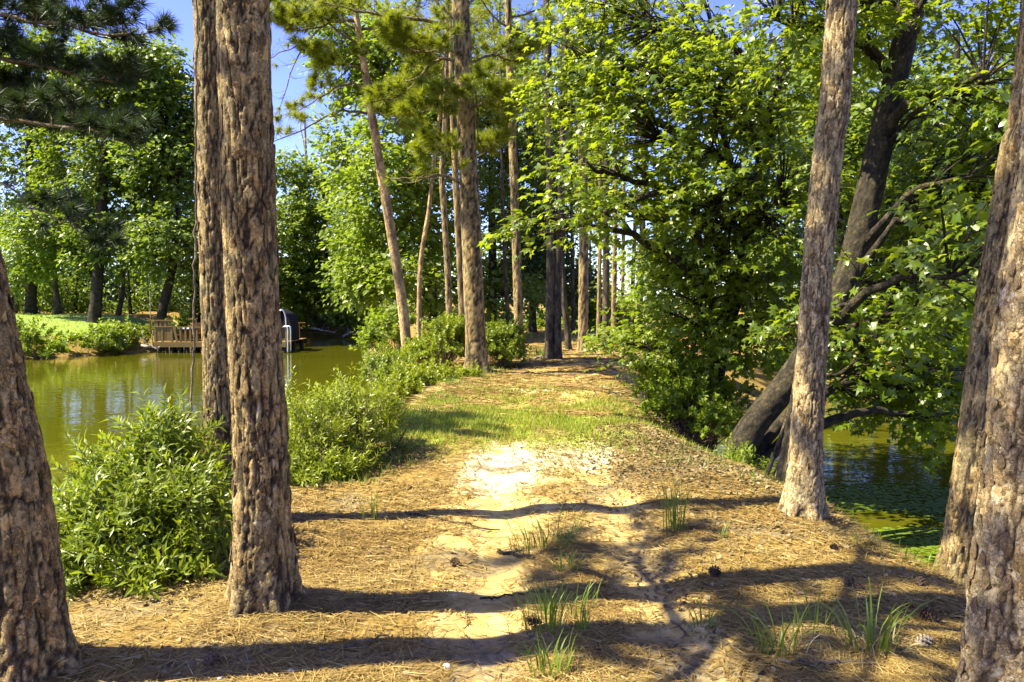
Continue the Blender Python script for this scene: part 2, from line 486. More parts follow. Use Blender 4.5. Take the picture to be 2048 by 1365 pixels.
# ground: sand, needles, leaf mould and green moss mixed by masks stored on the mesh
def ground_mat():
    m, n, l, bs, out = newmat('sandy_needle_ground')
    pos = geo_pos(n)
    def att(a):
        t = n.new('ShaderNodeAttribute'); t.attribute_name = a
        return t.outputs['Fac']
    nf = noise(n, l, 42, 6, 0.75, pos, (1.0, 1.0, 1))
    nf2 = noise(n, l, 9, 5, 0.65, pos)
    nc = noise(n, l, 1.6, 5, 0.6, pos)
    needle = ramp(n, [(.30, (.09, .055, .014)), (.48, (.205, .134, .034)), (.60, (.30, .203, .058)), (.78, (.40, .305, .11))])
    l.new(nf.outputs['Fac'], needle.inputs[0])
    sand = ramp(n, [(.30, (.34, .225, .065)), (.50, (.47, .335, .115)), (.75, (.57, .45, .21))])
    l.new(nf2.outputs['Fac'], sand.inputs[0])
    pale = ramp(n, [(.30, (.46, .38, .22)), (.70, (.66, .60, .44))])
    l.new(nf2.outputs['Fac'], pale.inputs[0])
    def edge(a, src, gain, w=0.22):
        s = n.new('ShaderNodeMath'); s.operation = 'MULTIPLY_ADD'
        l.new(src, s.inputs[0]); s.inputs[1].default_value = gain; l.new(a, s.inputs[2])
        r = ramp(n, [(0.5 + gain * 0.5 - w, (0, 0, 0)), (0.5 + gain * 0.5 + w, (1, 1, 1))])
        l.new(s.outputs[0], r.inputs[0])
        return r.outputs[0]
    c = mixc(n, l, edge(att('sand'), nf.outputs['Fac'], 1.1), needle.outputs[0], sand.outputs[0])
    c = mixc(n, l, edge(att('pale'), nf2.outputs['Fac'], 0.8), c, pale.outputs[0])
    mould = ramp(n, [(.35, (.09, .065, .032)), (.55, (.20, .155, .08)), (.75, (.36, .30, .18))])
    l.new(nf.outputs['Fac'], mould.inputs[0])
    c = mixc(n, l, edge(att('mould'), nf2.outputs['Fac'], 0.8), c, mould.outputs[0])
    moss = ramp(n, [(.35, (.15, .175, .018)), (.65, (.29, .31, .045))])
    l.new(nf.outputs['Fac'], moss.inputs[0])
    c = mixc(n, l, edge(att('moss'), nf2.outputs['Fac'], 0.9), c, moss.outputs[0])
    mud = ramp(n, [(.35, (.05, .04, .022)), (.65, (.11, .085, .045))])
    l.new(nf2.outputs['Fac'], mud.inputs[0])
    c = mixc(n, l, edge(att('mud'), nf2.outputs['Fac'], 0.5), c, mud.outputs[0])
    l.new(c, bs.inputs['Base Color'])
    bs.inputs['Roughness'].default_value = 0.95
    bs.inputs['Specular IOR Level'].default_value = 0.1
    h = n.new('ShaderNodeMath'); h.operation = 'MULTIPLY_ADD'
    l.new(nf2.outputs['Fac'], h.inputs[0]); h.inputs[1].default_value = 2.0; l.new(nf.outputs['Fac'], h.inputs[2])
    bump(n, l, h.outputs[0], 0.6, 0.02, bs)
    return m

M['ground'] = ground_mat()

def lawn_mat():
    m, n, l, bs, out = newmat('mown_lawn')
    pos = geo_pos(n)
    a = noise(n, l, 0.5, 4, 0.6, pos)
    b = noise(n, l, 12, 4, 0.7, pos)
    r = ramp(n, [(.3, (.12, .19, .008)), (.55, (.17, .25, .010)), (.75, (.22, .28, .02))])
    l.new(a.outputs['Fac'], r.inputs[0])
    r2 = ramp(n, [(.3, (.75, .75, .75)), (.7, (1.2, 1.2, 1.2))])
    l.new(b.outputs['Fac'], r2.inputs[0])
    l.new(mixc(n, l, 1.0, r.outputs[0], r2.outputs[0], 'MULTIPLY'), bs.inputs['Base Color'])
    bs.inputs['Roughness'].default_value = 0.9
    bump(n, l, b.outputs['Fac'], 0.8, 0.06, bs)
    return m

M['lawn'] = lawn_mat()

def water_mat():
    m, n, l, bs, out = newmat('murky_pond_water')
    pos = geo_pos(n)
    t = noise(n, l, 0.25, 3, 0.5, pos)
    r = ramp(n, [(.3, (.052, .055, .0026)), (.7, (.072, .070, .0040))])
    l.new(t.outputs['Fac'], r.inputs[0])
    l.new(r.outputs[0], bs.inputs['Base Color'])
    bs.inputs['Roughness'].default_value = 0.02
    bs.inputs['IOR'].default_value = 1.33
    w1 = noise(n, l, 1.1, 2, 0.5, pos, (1.0, 2.2, 1))
    w2 = noise(n, l, 5.5, 2, 0.5, pos, (0.8, 1.6, 1))
    s = n.new('ShaderNodeMath'); s.operation = 'MULTIPLY_ADD'
    l.new(w2.outputs['Fac'], s.inputs[0]); s.inputs[1].default_value = 0.18; l.new(w1.outputs['Fac'], s.inputs[2])
    bump(n, l, s.outputs[0], 0.20, 0.05, bs)
    return m

M['water'] = water_mat()

# ------------------------------------------------------------------ the ground: one grid, split into ground, dirt path and lawn
def grid_axis(segs):
    out = []
    for a, b, st in segs:
        out.append(np.arange(a, b, st))
    return np.concatenate(out)

gx = grid_axis([(-400, -80, 40), (-80, -40, 4), (-40, -16, 0.8), (-16, -6, 0.7), (-6, -3.4, 0.16), (-3.4, 3.6, 0.06), (3.6, 6, 0.14), (6, 20, 0.7), (20, 60, 3), (60, 401, 40)])
gy = grid_axis([(-60, -6, 6), (-6, 2, 0.5), (2, 2.6, 0.1), (2.6, 9, 0.06), (9, 16, 0.10), (16, 30, 0.25), (30, 70, 0.8), (70, 110, 4), (110, 501, 30)])
GX, GY = np.meshgrid(gx, gy)
GZ = height(GX, GY)
shore = np.minimum(sdf(POND_L, GX, GY), sdf(POND_R, GX, GY))
S_ = GX - pathx(GY)
nz1 = fbm(GX * 0.9, GY * 0.9, 0, 21)
nz2 = fbm(GX * 2.3, GY * 2.3, 0, 22)
rut = np.exp(-((S_ + 0.42) / 0.24) ** 2) + np.exp(-((S_ - 0.48) / 0.24) ** 2)
def blob(cx_, cy_, rx, ry):
    return np.exp(-((GX - cx_) / rx) ** 2 - ((GY - cy_) / ry) ** 2)
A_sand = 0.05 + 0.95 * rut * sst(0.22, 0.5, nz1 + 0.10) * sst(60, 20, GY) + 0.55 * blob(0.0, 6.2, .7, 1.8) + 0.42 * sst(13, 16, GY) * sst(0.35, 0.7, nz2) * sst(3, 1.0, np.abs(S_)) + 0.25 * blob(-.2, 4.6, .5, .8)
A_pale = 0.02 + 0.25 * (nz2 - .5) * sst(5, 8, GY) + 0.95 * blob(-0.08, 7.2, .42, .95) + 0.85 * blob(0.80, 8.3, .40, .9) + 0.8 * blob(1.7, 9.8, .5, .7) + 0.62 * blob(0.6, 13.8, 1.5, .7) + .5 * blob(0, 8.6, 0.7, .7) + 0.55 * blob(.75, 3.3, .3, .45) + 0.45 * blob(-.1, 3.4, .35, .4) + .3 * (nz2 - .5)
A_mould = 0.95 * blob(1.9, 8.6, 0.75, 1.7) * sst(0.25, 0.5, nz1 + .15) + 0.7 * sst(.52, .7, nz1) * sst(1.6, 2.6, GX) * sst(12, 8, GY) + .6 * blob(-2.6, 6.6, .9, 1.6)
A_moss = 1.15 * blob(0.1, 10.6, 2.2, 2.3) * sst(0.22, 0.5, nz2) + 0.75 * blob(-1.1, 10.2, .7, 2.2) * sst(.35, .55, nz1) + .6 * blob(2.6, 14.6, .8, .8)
A_mould = A_mould + .55 * sst(.50, .66, fbm(GX * 1.5, GY * 1.5, 0, 25)) * sst(10, 8, GY)
A_mud = sst(0.55, 0.05, shore) + sst(40, 60, np.abs(GX)) * 0
ATT = {'sand': A_sand, 'pale': A_pale, 'mould': A_mould, 'moss': A_moss, 'mud': A_mud}
NY, NX = GX.shape
gidx = np.arange(NY * NX).reshape(NY, NX)
QF = np.stack([gidx[:-1, :-1], gidx[:-1, 1:], gidx[1:, 1:], gidx[1:, :-1]], -1).reshape(-1, 4)
GV = np.stack([GX, GY, GZ], -1).reshape(-1, 3)
fcx, fcy = GV[QF].mean(1)[:, 0], GV[QF].mean(1)[:, 1]
is_lawn = (fcx < -19.4) & (fcy > 29) & (fcy < 58) & (sdf(POND_L, fcx, fcy) > 1.9 + 1.2 * fbm(fcx * .6, fcy * .6, 0, 5)) & (fcx > -85)
is_path = (np.abs(fcx - pathx(fcy)) < 1.75 + 0.2 * (fbm(fcx * 2, fcy * 2, 0, 6) - .5)) & (fcy > -6) & (fcy < 60) & ~is_lawn

def sub_sheet(name, sel, mat):
    f = QF[sel]
    u, inv = np.unique(f, return_inverse=True)
    o = part(name, [(GV[u], inv.reshape(-1, 4))], mat, attrs={k: v.ravel()[u] for k, v in ATT.items()})
    o['kind'] = 'structure'
    return o

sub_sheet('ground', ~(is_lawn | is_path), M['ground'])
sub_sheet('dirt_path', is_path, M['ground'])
sub_sheet('lawn', is_lawn, M['lawn'])
for nm, x0, x1 in (('pond_water', -95, 0.4), ('pond_water', 0.4, 60)):
    o = part(nm, [(np.array([(x0, -45, WATER_Z), (x1, -45, WATER_Z), (x1, 75, WATER_Z), (x0, 75, WATER_Z)]), np.array([(0, 1, 2, 3)]))], M['water'])
    o['kind'] = 'structure'

# ------------------------------------------------------------------ trunks with real bark relief
def bark(u, v, circ, cw, ch, seed):
    """Plated bark: (edge distance, plate id 0-1, offset across the plate) on a trunk unrolled to u (round) x v (up)."""
    nu = max(4, round(circ / cw))
    wu = (fbm(u / cw * .9, v / ch * 2.0, seed, seed, 4) - .5) * 1.15 * np.minimum(1, np.minimum(u, circ - u) / (cw * 1.5))
    wv = (fbm(u / cw * 1.2 + 40, v / ch * 1.4, seed, seed + 5, 4) - .5) * 1.0
    U, Vv = u / circ * nu + wu, v / ch + wv
    iu, iv = np.floor(U), np.floor(Vv)
    f1 = np.full(U.shape, 9.0); f2 = np.full(U.shape, 9.0); pid = np.zeros(U.shape); ox = np.zeros(U.shape)
    for di in (-1, 0, 1):
        for dj in (-1, 0, 1):
            ci, cj = np.mod(iu + di, nu), iv + dj
            jx, jy = hsh(ci, cj, seed) * .8 + .1, hsh(ci, cj, seed + 77) * .9 + .05
            dx, dy = iu + di + jx - U, iv + dj + jy - Vv
            d = np.hypot(dx, dy)
            near = d < f1
            f2 = np.where(near, f1, np.minimum(f2, d))
            pid = np.where(near, hsh(ci, cj, seed + 9), pid)
            ox = np.where(near, dx, ox)
            f1 = np.where(near, d, f1)
    return f2 - f1, pid, ox

def bark_trunk(root, pts, rads, zf, nsides, step, cw, ch, depth, seed, mat, name='trunk', flare=0.0):
    """pts/rads: the trunk's axis; rings every `step` up to arc length zf, coarser above. Returns (axis points, radii, arc lengths)."""
    P = resample(pts, 400)
    s = np.concatenate([[0], np.cumsum(np.linalg.norm(np.diff(P, axis=0), axis=1))])
    q = np.concatenate([np.arange(0, min(zf, s[-1]), step), np.arange(min(zf, s[-1] - .01), s[-1], max(step * 6, .25)), [s[-1]]])
    A = np.stack([np.interp(q, s, P[:, k]) for k in range(3)], 1)
    rs = np.interp(q, np.linspace(0, s[-1], len(rads)), rads)
    rs = rs + flare * np.exp(-np.maximum(q - .1, 0) / 0.28)
    T = nrm(np.gradient(A, axis=0))
    X = nrm(np.cross(T, np.array([[0.0, 1.0, 0.0]])))
    Y = np.cross(T, X)
    th = np.arange(nsides) * 2 * np.pi / nsides
    R0 = float(np.mean(rs[: max(2, len(rs) // 2)]))
    circ = 2 * np.pi * R0
    uu, vv = np.meshgrid(th * R0, q)
    e, pid, ox = bark(uu, vv, circ, cw, ch, seed)
    e2, pid2, _ = bark(uu, vv, circ, cw * .48, ch * .40, seed + 40)
    per = np.minimum(1, np.minimum(uu, circ - uu) / (cw * .8))
    ter = fbm(uu / cw * 1.5, vv / ch * 2.4, seed, seed + 2, 4)
    lev = ter * 11
    fr = lev - np.floor(lev)
    step_ = (np.floor(lev) + sst(.88, 1.0, fr)) / 11
    tid = hsh(np.floor(lev), np.floor(vn(uu / cw * .7, vv / ch * .6, seed, seed + 4) * 6), seed)
    c1 = np.abs(fbm(uu / cw * 1.15, vv / ch * .45, seed + 3, seed + 6, 4) - .5)
    c2 = np.abs(fbm(uu / cw * .9 + 31, vv / ch * .38, seed + 3, seed + 16, 4) - .48)
    crack = np.minimum(sst(.008, .055, c1), sst(.005, .045, c2)) * per + (1 - per)
    wide = .03 + .13 * vn(uu / cw * .7, vv / ch * .7, seed, seed + 8)
    faint = sst(.30, .55, vn(uu / cw * .8 + 9, vv / ch * .9, seed, seed + 19))
    up = sst(.01, wide, e) * faint + (1 - faint) * (.72 + .28 * sst(.0, .06, e))
    up = np.minimum(up, crack)
    up2 = sst(.0, .06, e2)
    fine = fbm(uu / cw * 6, vv / ch * 12, seed, seed + 3, 3) - .5
    disp = depth * (up * (.62 + .35 * pid) + .50 * (step_ - .5) * (.4 + .6 * up) + .12 * up * up2 * pid2) + depth * .22 * fine
    pid = np.clip(.45 * pid + .40 * tid + .25 * pid2 - .05, 0, 1)
    lump = (fbm(np.cos(th)[None] * 1.2 + 5, np.sin(th)[None] * 1.2 + q[:, None] * .8, q[:, None] * .9, seed + 1, 2) - .5) * R0 * .08
    root_ridge = flare * 1.6 * np.exp(-np.maximum(q[:, None] - .05, 0) / .16) * (np.cos(th[None] * 5 + seed) * .5)
    rad = rs[:, None] - depth + disp + lump + root_ridge
    V = A[:, None] + rad[..., None] * (np.cos(th)[None, :, None] * X[:, None] + np.sin(th)[None, :, None] * Y[:, None])
    n, k = len(q), nsides
    idx = np.arange(n * k).reshape(n, k)
    a, b = idx[:-1], idx[1:]
    Q = np.stack([a, np.roll(a, -1, 1), np.roll(b, -1, 1), b], -1).reshape(-1, 4)
    top = np.array([idx[-1]])
    o = part(name, [(V.reshape(-1, 3), [Q, top])], mat, root, attrs={'plate': np.clip(pid + .25 * fine, 0, 1), 'furrow': 1 - up})
    return A, rs, q, (X, Y, R0, circ, rad)

FLAKES = []
for k in range(10):
    m_ = 9
    aa = np.sort(np.arange(m_) + RNG.uniform(-.3, .3, m_)) * 2 * np.pi / m_
    rr = RNG.uniform(.30, .56, m_)
    ring = np.stack([rr * np.cos(aa) * .62, rr * np.sin(aa), np.zeros(m_)], 1)
    inner = ring * RNG.uniform(.55, .75) + np.array([0, 0, .10])
    bot = ring * .93 - np.array([0, 0, .16])
    V = np.concatenate([[(RNG.uniform(-.08, .08), RNG.uniform(-.08, .08), .13)], inner, ring, bot])
    T = []
    for i in range(m_):
        j = (i + 1) % m_
        T += [(0, 1 + i, 1 + j)]
        T += [(1 + i, 1 + m_ + i, 1 + m_ + j), (1 + i, 1 + m_ + j, 1 + j)]
        T += [(1 + m_ + i, 1 + 2 * m_ + i, 1 + 2 * m_ + j), (1 + m_ + i, 1 + 2 * m_ + j, 1 + m_ + j)]
    FLAKES.append((mesh('bark_plate', [(V, np.array(T))], M['flake'], smooth=False), mesh('bark_plate', [(V, np.array(T))], M['flake_pale_sunlit'], smooth=False)))

def add_flakes(root, info, count, cw, ch, zmax, pale=0):
    """Loose plates of bark lifting off a near trunk, each an object of its own."""
    A, rs, q, (X, Y, R0, circ, rad) = info
    base = np.array(root.location)
    ns = rad.shape[1]
    done = 0
    for t in range(count * 4):
        if done >= count:
            break
        i = int(RNG.integers(26, max(27, int(np.searchsorted(q, zmax)))))
        j = int(RNG.integers(0, ns))
        th = 2 * np.pi * j / ns
        out = np.cos(th) * X[i] + np.sin(th) * Y[i]
        p = A[i] + out * (rad[max(0, i - 3):i + 4, :][:, [j, (j + 1) % ns, j - 1]].max() + .001)
        if np.dot(EYE - p, out) < -0.4 * np.linalg.norm(EYE - p):
            continue
        upv = nrm(np.cross(np.cross(out, [0, 0, 1.0]), out) + .15 * RNG.normal(size=3))
        out2 = nrm(out + .10 * RNG.normal(size=3))
        side = nrm(np.cross(upv, out2))
        upv = np.cross(out2, side)
        s = RNG.uniform(.75, 1.15)
        Mx = Matrix([[*(float(c) for c in r)] for r in np.stack([side * cw * s * 1.15, upv * ch * s * .72, out2 * .024], 1)]).to_4x4()
        Mx.translation = Vector((p - base).tolist())
        o = link('bark_plate', FLAKES[int(RNG.integers(10))][pale], root)
        o.matrix_basis = Mx
        done += 1

# ------------------------------------------------------------------ pine foliage
def tuft_needles(pos, dirs, n, ln, w, spread=1.0):
    N = len(pos)
    d = nrm(np.repeat(dirs, n, 0) * .75 + spread * .8 * rdir(N * n))
    p = np.repeat(pos, n, 0) + d * .01
    L = np.repeat(ln * RNG.uniform(.75, 1.15, N), n)
    side = nrm(np.cross(d, rdir(N * n)))
    tip = p + d * L[:, None] - np.array([0, 0, 1.0]) * (L * .12)[:, None]
    V = np.stack([p - side * w / 2, p + side * w / 2, tip], 1).reshape(-1, 3)
    return V, np.arange(len(V)).reshape(-1, 3)

def sub_branches(P, r0, nsub, lsub, upness=.25, t0=.25):
    """Twigs off a branch polyline: (twig polylines (N,4,3), twig radii, tuft positions, tuft directions)."""
    S = resample(P, 40)
    tang = nrm(np.gradient(S, axis=0))
    t = np.clip(np.linspace(t0, 1, nsub) + RNG.uniform(-.04, .04, nsub), 0, 1)
    k = (t * 39).astype(int)
    sgn = np.where(np.arange(nsub) % 2, 1, -1)[:, None]
    side = nrm(np.cross(tang[k], np.array([[0, 0, 1.0]]))) * sgn
    d = nrm(tang[k] * .8 + side * RNG.uniform(.5, 1.1, (nsub, 1)) + np.array([0, 0, 1.0]) * RNG.uniform(-.1, 2 * upness, (nsub, 1)) + .2 * rdir(nsub))
    L = lsub * RNG.uniform(.5, 1.15, nsub) * (1.1 - .6 * t)
    tt = np.linspace(0, 1, 4)
    pl = S[k][:, None] + d[:, None] * (L[:, None] * tt)[..., None] + np.array([0, 0, .25]) * (L[:, None] * tt ** 2)[..., None] + .04 * L[:, None, None] * rdir(nsub)[:, None] * tt[None, :, None]
    rr = np.linspace(r0 * .35, r0 * .10, 4)[None] * np.ones((nsub, 1))
    pos, dr = [], []
    for f in (1.0, .78, .55):
        x = pl[:, 0] + (pl[:, -1] - pl[:, 0]) * f
        pos.append(x); dr.append(nrm(d + np.array([0, 0, .35])))
    return pl, np.maximum(rr, .003), np.concatenate(pos), np.concatenate(dr)

def pine_crown(root, A, q, z0, nbr, lmax, tuft_n=14, nl=.2, nw=.007, nsub=9, mat='needle', sub2=False, seed=0, dropfac=0.0, thin=1.0, limit=None):
    """Automatic branches from height z0 (arc length) to the tip; each branch an object, needles in one part."""
    ltot = q[-1]
    pos, drs, tw, twr = [], [], [], []
    az = RNG.uniform(0, 6.28)
    for b in range(nbr):
        f = (b + RNG.uniform(.1, .9)) / nbr
        s = z0 + (ltot - z0) * f * .97
        p0 = np.array([np.interp(s, q, A[:, k]) for k in range(3)])
        az += 2.4 + RNG.uniform(-.5, .5)
        L = lmax * (1 - .78 * f) * RNG.uniform(.75, 1.1) * (0.65 + .35 * min(1, f * 4 + .3))
        hd = np.array([math.cos(az), math.sin(az), 0])
        el = .15 + .5 * f - dropfac
        P = np.array([p0 + hd * L * t * (1 - .08 * t) + np.array([0, 0, 1.0]) * L * (el * t * .8 + .22 * t * t) + .05 * L * rdir(1)[0] * t for t in (0, .25, .5, .75, 1)])
        r0 = .018 + .011 * L
        v, fq = tube(resample(P, 8), np.linspace(r0, .008, 8), 5)
        part('branch', [(v, fq)], M['twig'], root)
        pl, rr, ps, dd = sub_branches(P, r0, max(4, int(nsub * L / lmax + 3)), L * .42)
        tw.append(pl); twr.append(rr); pos.append(ps); drs.append(dd)
        pos.append(P[-1:]); drs.append(nrm(P[-1:] - P[-2:-1]))
    tw, twr = np.concatenate(tw), np.concatenate(twr)
    part('twigs', [tubes(tw, twr, 3)], M['twig'], root, kind='stuff')
    pos, drs = np.concatenate(pos), np.concatenate(drs)
    if thin < 1:
        k = RNG.random(len(pos)) < thin
        pos, drs = pos[k], drs[k]
    part('needles', [tuft_needles(pos, drs, tuft_n, nl, nw)], M[mat], root, kind='stuff', smooth=False)

def pix_path(pts):
    return np.array([at(*p) for p in pts])

def pine(label, base, pts, wpx, H, d=None, dense=False, crown=None, extra=(), group=None, mat='bark', cw=.055, ch=.10, depth=.014, flakes=0, sides=None, step=None, flare=.05, seed=1, wtop=.45, zf=None, name='pine_tree'):
    """base and pts in photograph pixels at the tree's own depth; wpx the trunk's width in those pixels at eye level."""
    if d is None:
        g = gp(*base)
    else:
        x = at(base[0], base[1], d)
        g = np.array([x[0], d, gz(x[0], d)])
    d = g[1]
    root = thing(name, label, 'tree', g, group)
    P = [g - np.array([0, 0, .12])] + [at(px, py, d) for px, py in pts]
    P = np.array(P)
    dirn = nrm(P[-1] - P[max(0, len(P) - 3)])
    zl = H + g[2] - P[-1][2]
    if zl > .5:
        dirn = nrm(dirn + np.array([0, 0, .6]))
        P = np.concatenate([P, [P[-1] + dirn * zl * .5, P[-1] + nrm(dirn + np.array([0, 0, .5])) * zl]])
    r = wpx / F * d / 2
    if dense:
        zf = zf or (P[-1][2] if zl <= .5 else .39 * d + 1.7 - g[2] + .5)
    info = bark_trunk(root, P, [r, r * .93, r * .85, r * .7, r * wtop, r * .12], zf or 3.0, sides or 28, step or .06, cw, ch, depth, seed, M[mat], flare=flare)
    if flakes:
        add_flakes(root, info, flakes, cw, ch, zf or 3.5, int(mat == 'bark_pale_sunlit'))
    if crown:
        pine_crown(root, info[0], info[2], **crown)
    return root, info

def explicit_branches(root, lst, needles='needle', tuft_n=26, nl=.18, nw=.005, mat='twig'):
    """Branches traced one by one: (points (px,py,depth), base radius, twigs, twig length, needle share)."""
    pos, drs, tw, twr = [], [], [], []
    for pts, r0, nsub, lsub, leafy in lst:
        P = resample(pix_path(pts), 14)
        P[1:-1] += .02 * RNG.normal(size=P[1:-1].shape)
        part('branch', [tube(P, np.linspace(r0, r0 * .3, 14), 6)], M[mat], root)
        if nsub:
            pl, rr, ps, dd = sub_branches(P, r0, nsub, lsub, .15, .2)
            tw.append(pl); twr.append(rr)
            n2 = 3
            for j in range(len(pl)):                       # second order twigs
                a, b, c, e = sub_branches(pl[j], r0 * .5, n2, lsub * .5, .2, .35)
                tw.append(a); twr.append(b)
                if RNG.random() < leafy:
                    pos.append(c); drs.append(e)
            if leafy > 0:
                k = RNG.random(len(ps)) < leafy
                pos.append(ps[k]); drs.append(dd[k])
                pos.append(P[-1:]); drs.append(nrm(P[-1:] - P[-3:-2]))
    if tw:
        part('twigs', [tubes(np.concatenate(tw), np.concatenate(twr), 3)], M['twig'], root, kind='stuff')
    if pos:
        part('needles', [tuft_needles(np.concatenate(pos), np.concatenate(drs), tuft_n, nl, nw)], M[needles], root, kind='stuff', smooth=False)

# ------------------------------------------------------------------ broadleaf crowns
def ell(px, py, d, rx, ry, rd, w=1.0):
    rd *= .8 if d < 15 else 1.0
    """Crown lobe seen round pixel (px, py), d metres away: (centre, radii in metres, weight)."""
    return at(px, py, d), np.array([rx / F * d, rd, ry / F * d]), w

def crown(root, trunk, trunk_r, lobes, ntips, m, size, tmpl, mat, spray=.5, limb_mat='bark_dark', limbs=True, big=0, flat=.55, jitter=.45, shell=.42, twigs=True):
    """Limbs from trunk to lobes, twigs to spray tips, leaves along each spray."""
    W_ = np.array([w * (e[0] * e[2] + e[1] * e[2] * .3 + e[0] * e[1] * .3) for _, e, w in lobes])
    cnt = np.maximum(8, (ntips * W_ / W_.sum()).astype(int))
    T = resample(trunk, 40)
    allp, alld, tw, twr = [], [], [], []
    for (c, e, w), k in zip(lobes, cnt):
        hd = np.linalg.norm((T - c)[:, :2], axis=1)
        j = int(np.argmin(np.abs(T[:, 2] - (c[2] - .45 * hd - .2 * e[2])) + .15 * hd))
        p0 = T[j]
        mid = (p0 + c) / 2 + np.array([0, 0, .12 * np.linalg.norm(c - p0)])
        L = resample([p0, mid, c + np.array([0, 0, -.15 * e[2]]), c + nrm(c - p0) * e.min() * .5], 12)
        L[1:-1] += .03 * np.linalg.norm(c - p0) * rdir(10) * .5
        if limbs:
            r0 = min(trunk_r * .55, .02 + .022 * np.linalg.norm(c - p0))
            part('limb', [tube(L, np.linspace(r0, r0 * .25, 12), 6)], M[limb_mat], root)
        u = rdir(k)
        rad = RNG.random(k) ** shell
        p = c + u * rad[:, None] * e
        keep = fbm(p[:, 0] / e.mean() * 1.4, p[:, 1] / e.mean() * 1.4, p[:, 2] / e.mean() * 1.4, 31, 2) > .40
        p, u = p[keep], u[keep]
        dd = nrm(u * np.array([1, 1, .35]) + .5 * rdir(len(u)) * np.array([1, 1, flat]) + np.array([0, 0, -.12]))
        allp.append(p); alld.append(dd)
        jj = np.argmin(((p[:, None] - L[None]) ** 2).sum(-1), 1)
        a = L[np.maximum(jj - 2, 0)]
        tt = np.linspace(0, 1, 4)[None, :, None]
        q = a[:, None] * (1 - tt) + p[:, None] * tt + np.array([0, 0, 1.0]) * (tt * (1 - tt)) * (.25 * np.linalg.norm(p - a, axis=1))[:, None, None]
        q = np.concatenate([q, (p + dd * spray)[:, None]], 1)
        tw.append(q); twr.append(np.linspace(.012, .003, 5)[None] * np.ones((len(p), 1)) * (1 + size * 3))
    P, D = np.concatenate(allp), np.concatenate(alld)
    if twigs:
        tw, twr = np.concatenate(tw), np.concatenate(twr)
        k = RNG.random(len(tw)) < (.30 if size > .15 else .55)
        part('twigs', [tubes(tw[k], twr[k], 3)], M[limb_mat], root, kind='stuff')
    N = len(P)
    t = (np.arange(m) + .5) / m
    t = np.clip(t[None] + RNG.uniform(-.5, .5, (N, m)) / m, 0.02, 1.05)
    side = nrm(np.cross(D, np.array([[0, 0, 1.0]])))
    sg = np.where(np.arange(m) % 2, 1.0, -1.0)[None, :, None]
    pos = P[:, None] + D[:, None] * (t * spray)[..., None] + side[:, None] * sg * (size * .35) + RNG.normal(size=(N, m, 3)) * size * .45
    ax = side[:, None] * sg * .7 + D[:, None] * (.35 + .6 * t)[..., None] + np.array([0, 0, -.30]) + .35 * RNG.normal(size=(N, m, 3))
    nr_ = np.array([-.38, -.22, 1.0]) + jitter * RNG.normal(size=(N, m, 3)) + .25 * D[:, None]
    sz = size * (.45 + .75 * RNG.random(N * m) ** .7)
    pos, ax, nr_ = pos.reshape(-1, 3), ax.reshape(-1, 3), nr_.reshape(-1, 3)
    if big:
        split_leaves(root, tmpl, mat, pos, ax, nr_, sz, big)
    else:
        part('foliage', [place(*tmpl, pos, ax, nr_, sz)], M[mat], root, kind='stuff', smooth=False)

LEAFMESH = {}
def split_leaves(root, tmpl, mat, pos, ax, nr_, sz, big, vis_bias=None, width=1.0):
    """The leaves that show largest become objects of their own; the rest stay one foliage part."""
    v = pos - EYE
    dist = np.linalg.norm(v, axis=1)
    px = CXP + F * v[:, 0] / np.maximum(v[:, 1], .1)
    py = HORIZON - F * v[:, 2] / np.maximum(v[:, 1], .1)
    score = sz / dist * (.6 + .4 * np.abs((nrm(nr_) * v).sum(1) / dist))
    inside = (px > 0) & (px < 2048) & (py > 0) & (py < 1365) & (v[:, 1] > .5)
    score = np.where(inside, score, 0)
    if vis_bias is not None:
        score = score * vis_bias
    order = np.argsort(-score)
    cells, pick = {}, []                                   # one leaf per small patch of the crown, so the chosen ones are not behind each other
    for k in order[: big * 12]:
        if score[k] <= 0:
            break
        key = (int(px[k] // 14), int(py[k] // 14))
        if key in cells:
            continue
        cells[key] = 1
        pick.append(k)
        if len(pick) >= big:
            break
    rest = np.ones(len(pos), bool)
    rest[pick] = False
    key = id(tmpl[0])
    if (key, mat) not in LEAFMESH:
        LEAFMESH[(key, mat)] = mesh('leaf', [tmpl], M[mat], smooth=False)
    me = LEAFMESH[(key, mat)]
    base = np.array(root.location)
    for k in pick:
        a = nrm(ax[k]); n_ = nrm(nr_[k] - a * np.dot(nr_[k], a)); b = np.cross(n_, a)
        Mx = Matrix([[float(c) for c in r] for r in np.stack([a * sz[k], b * sz[k] * width, n_ * sz[k]], 1)]).to_4x4()
        Mx.translation = Vector((pos[k] - base).tolist())
        o = link('leaf', me, root)
        o.matrix_basis = Mx
    part('foliage', [place(*tmpl, pos[rest], ax[rest], nr_[rest], sz[rest], sz[rest] * width)], M[mat], root, kind='stuff', smooth=False)

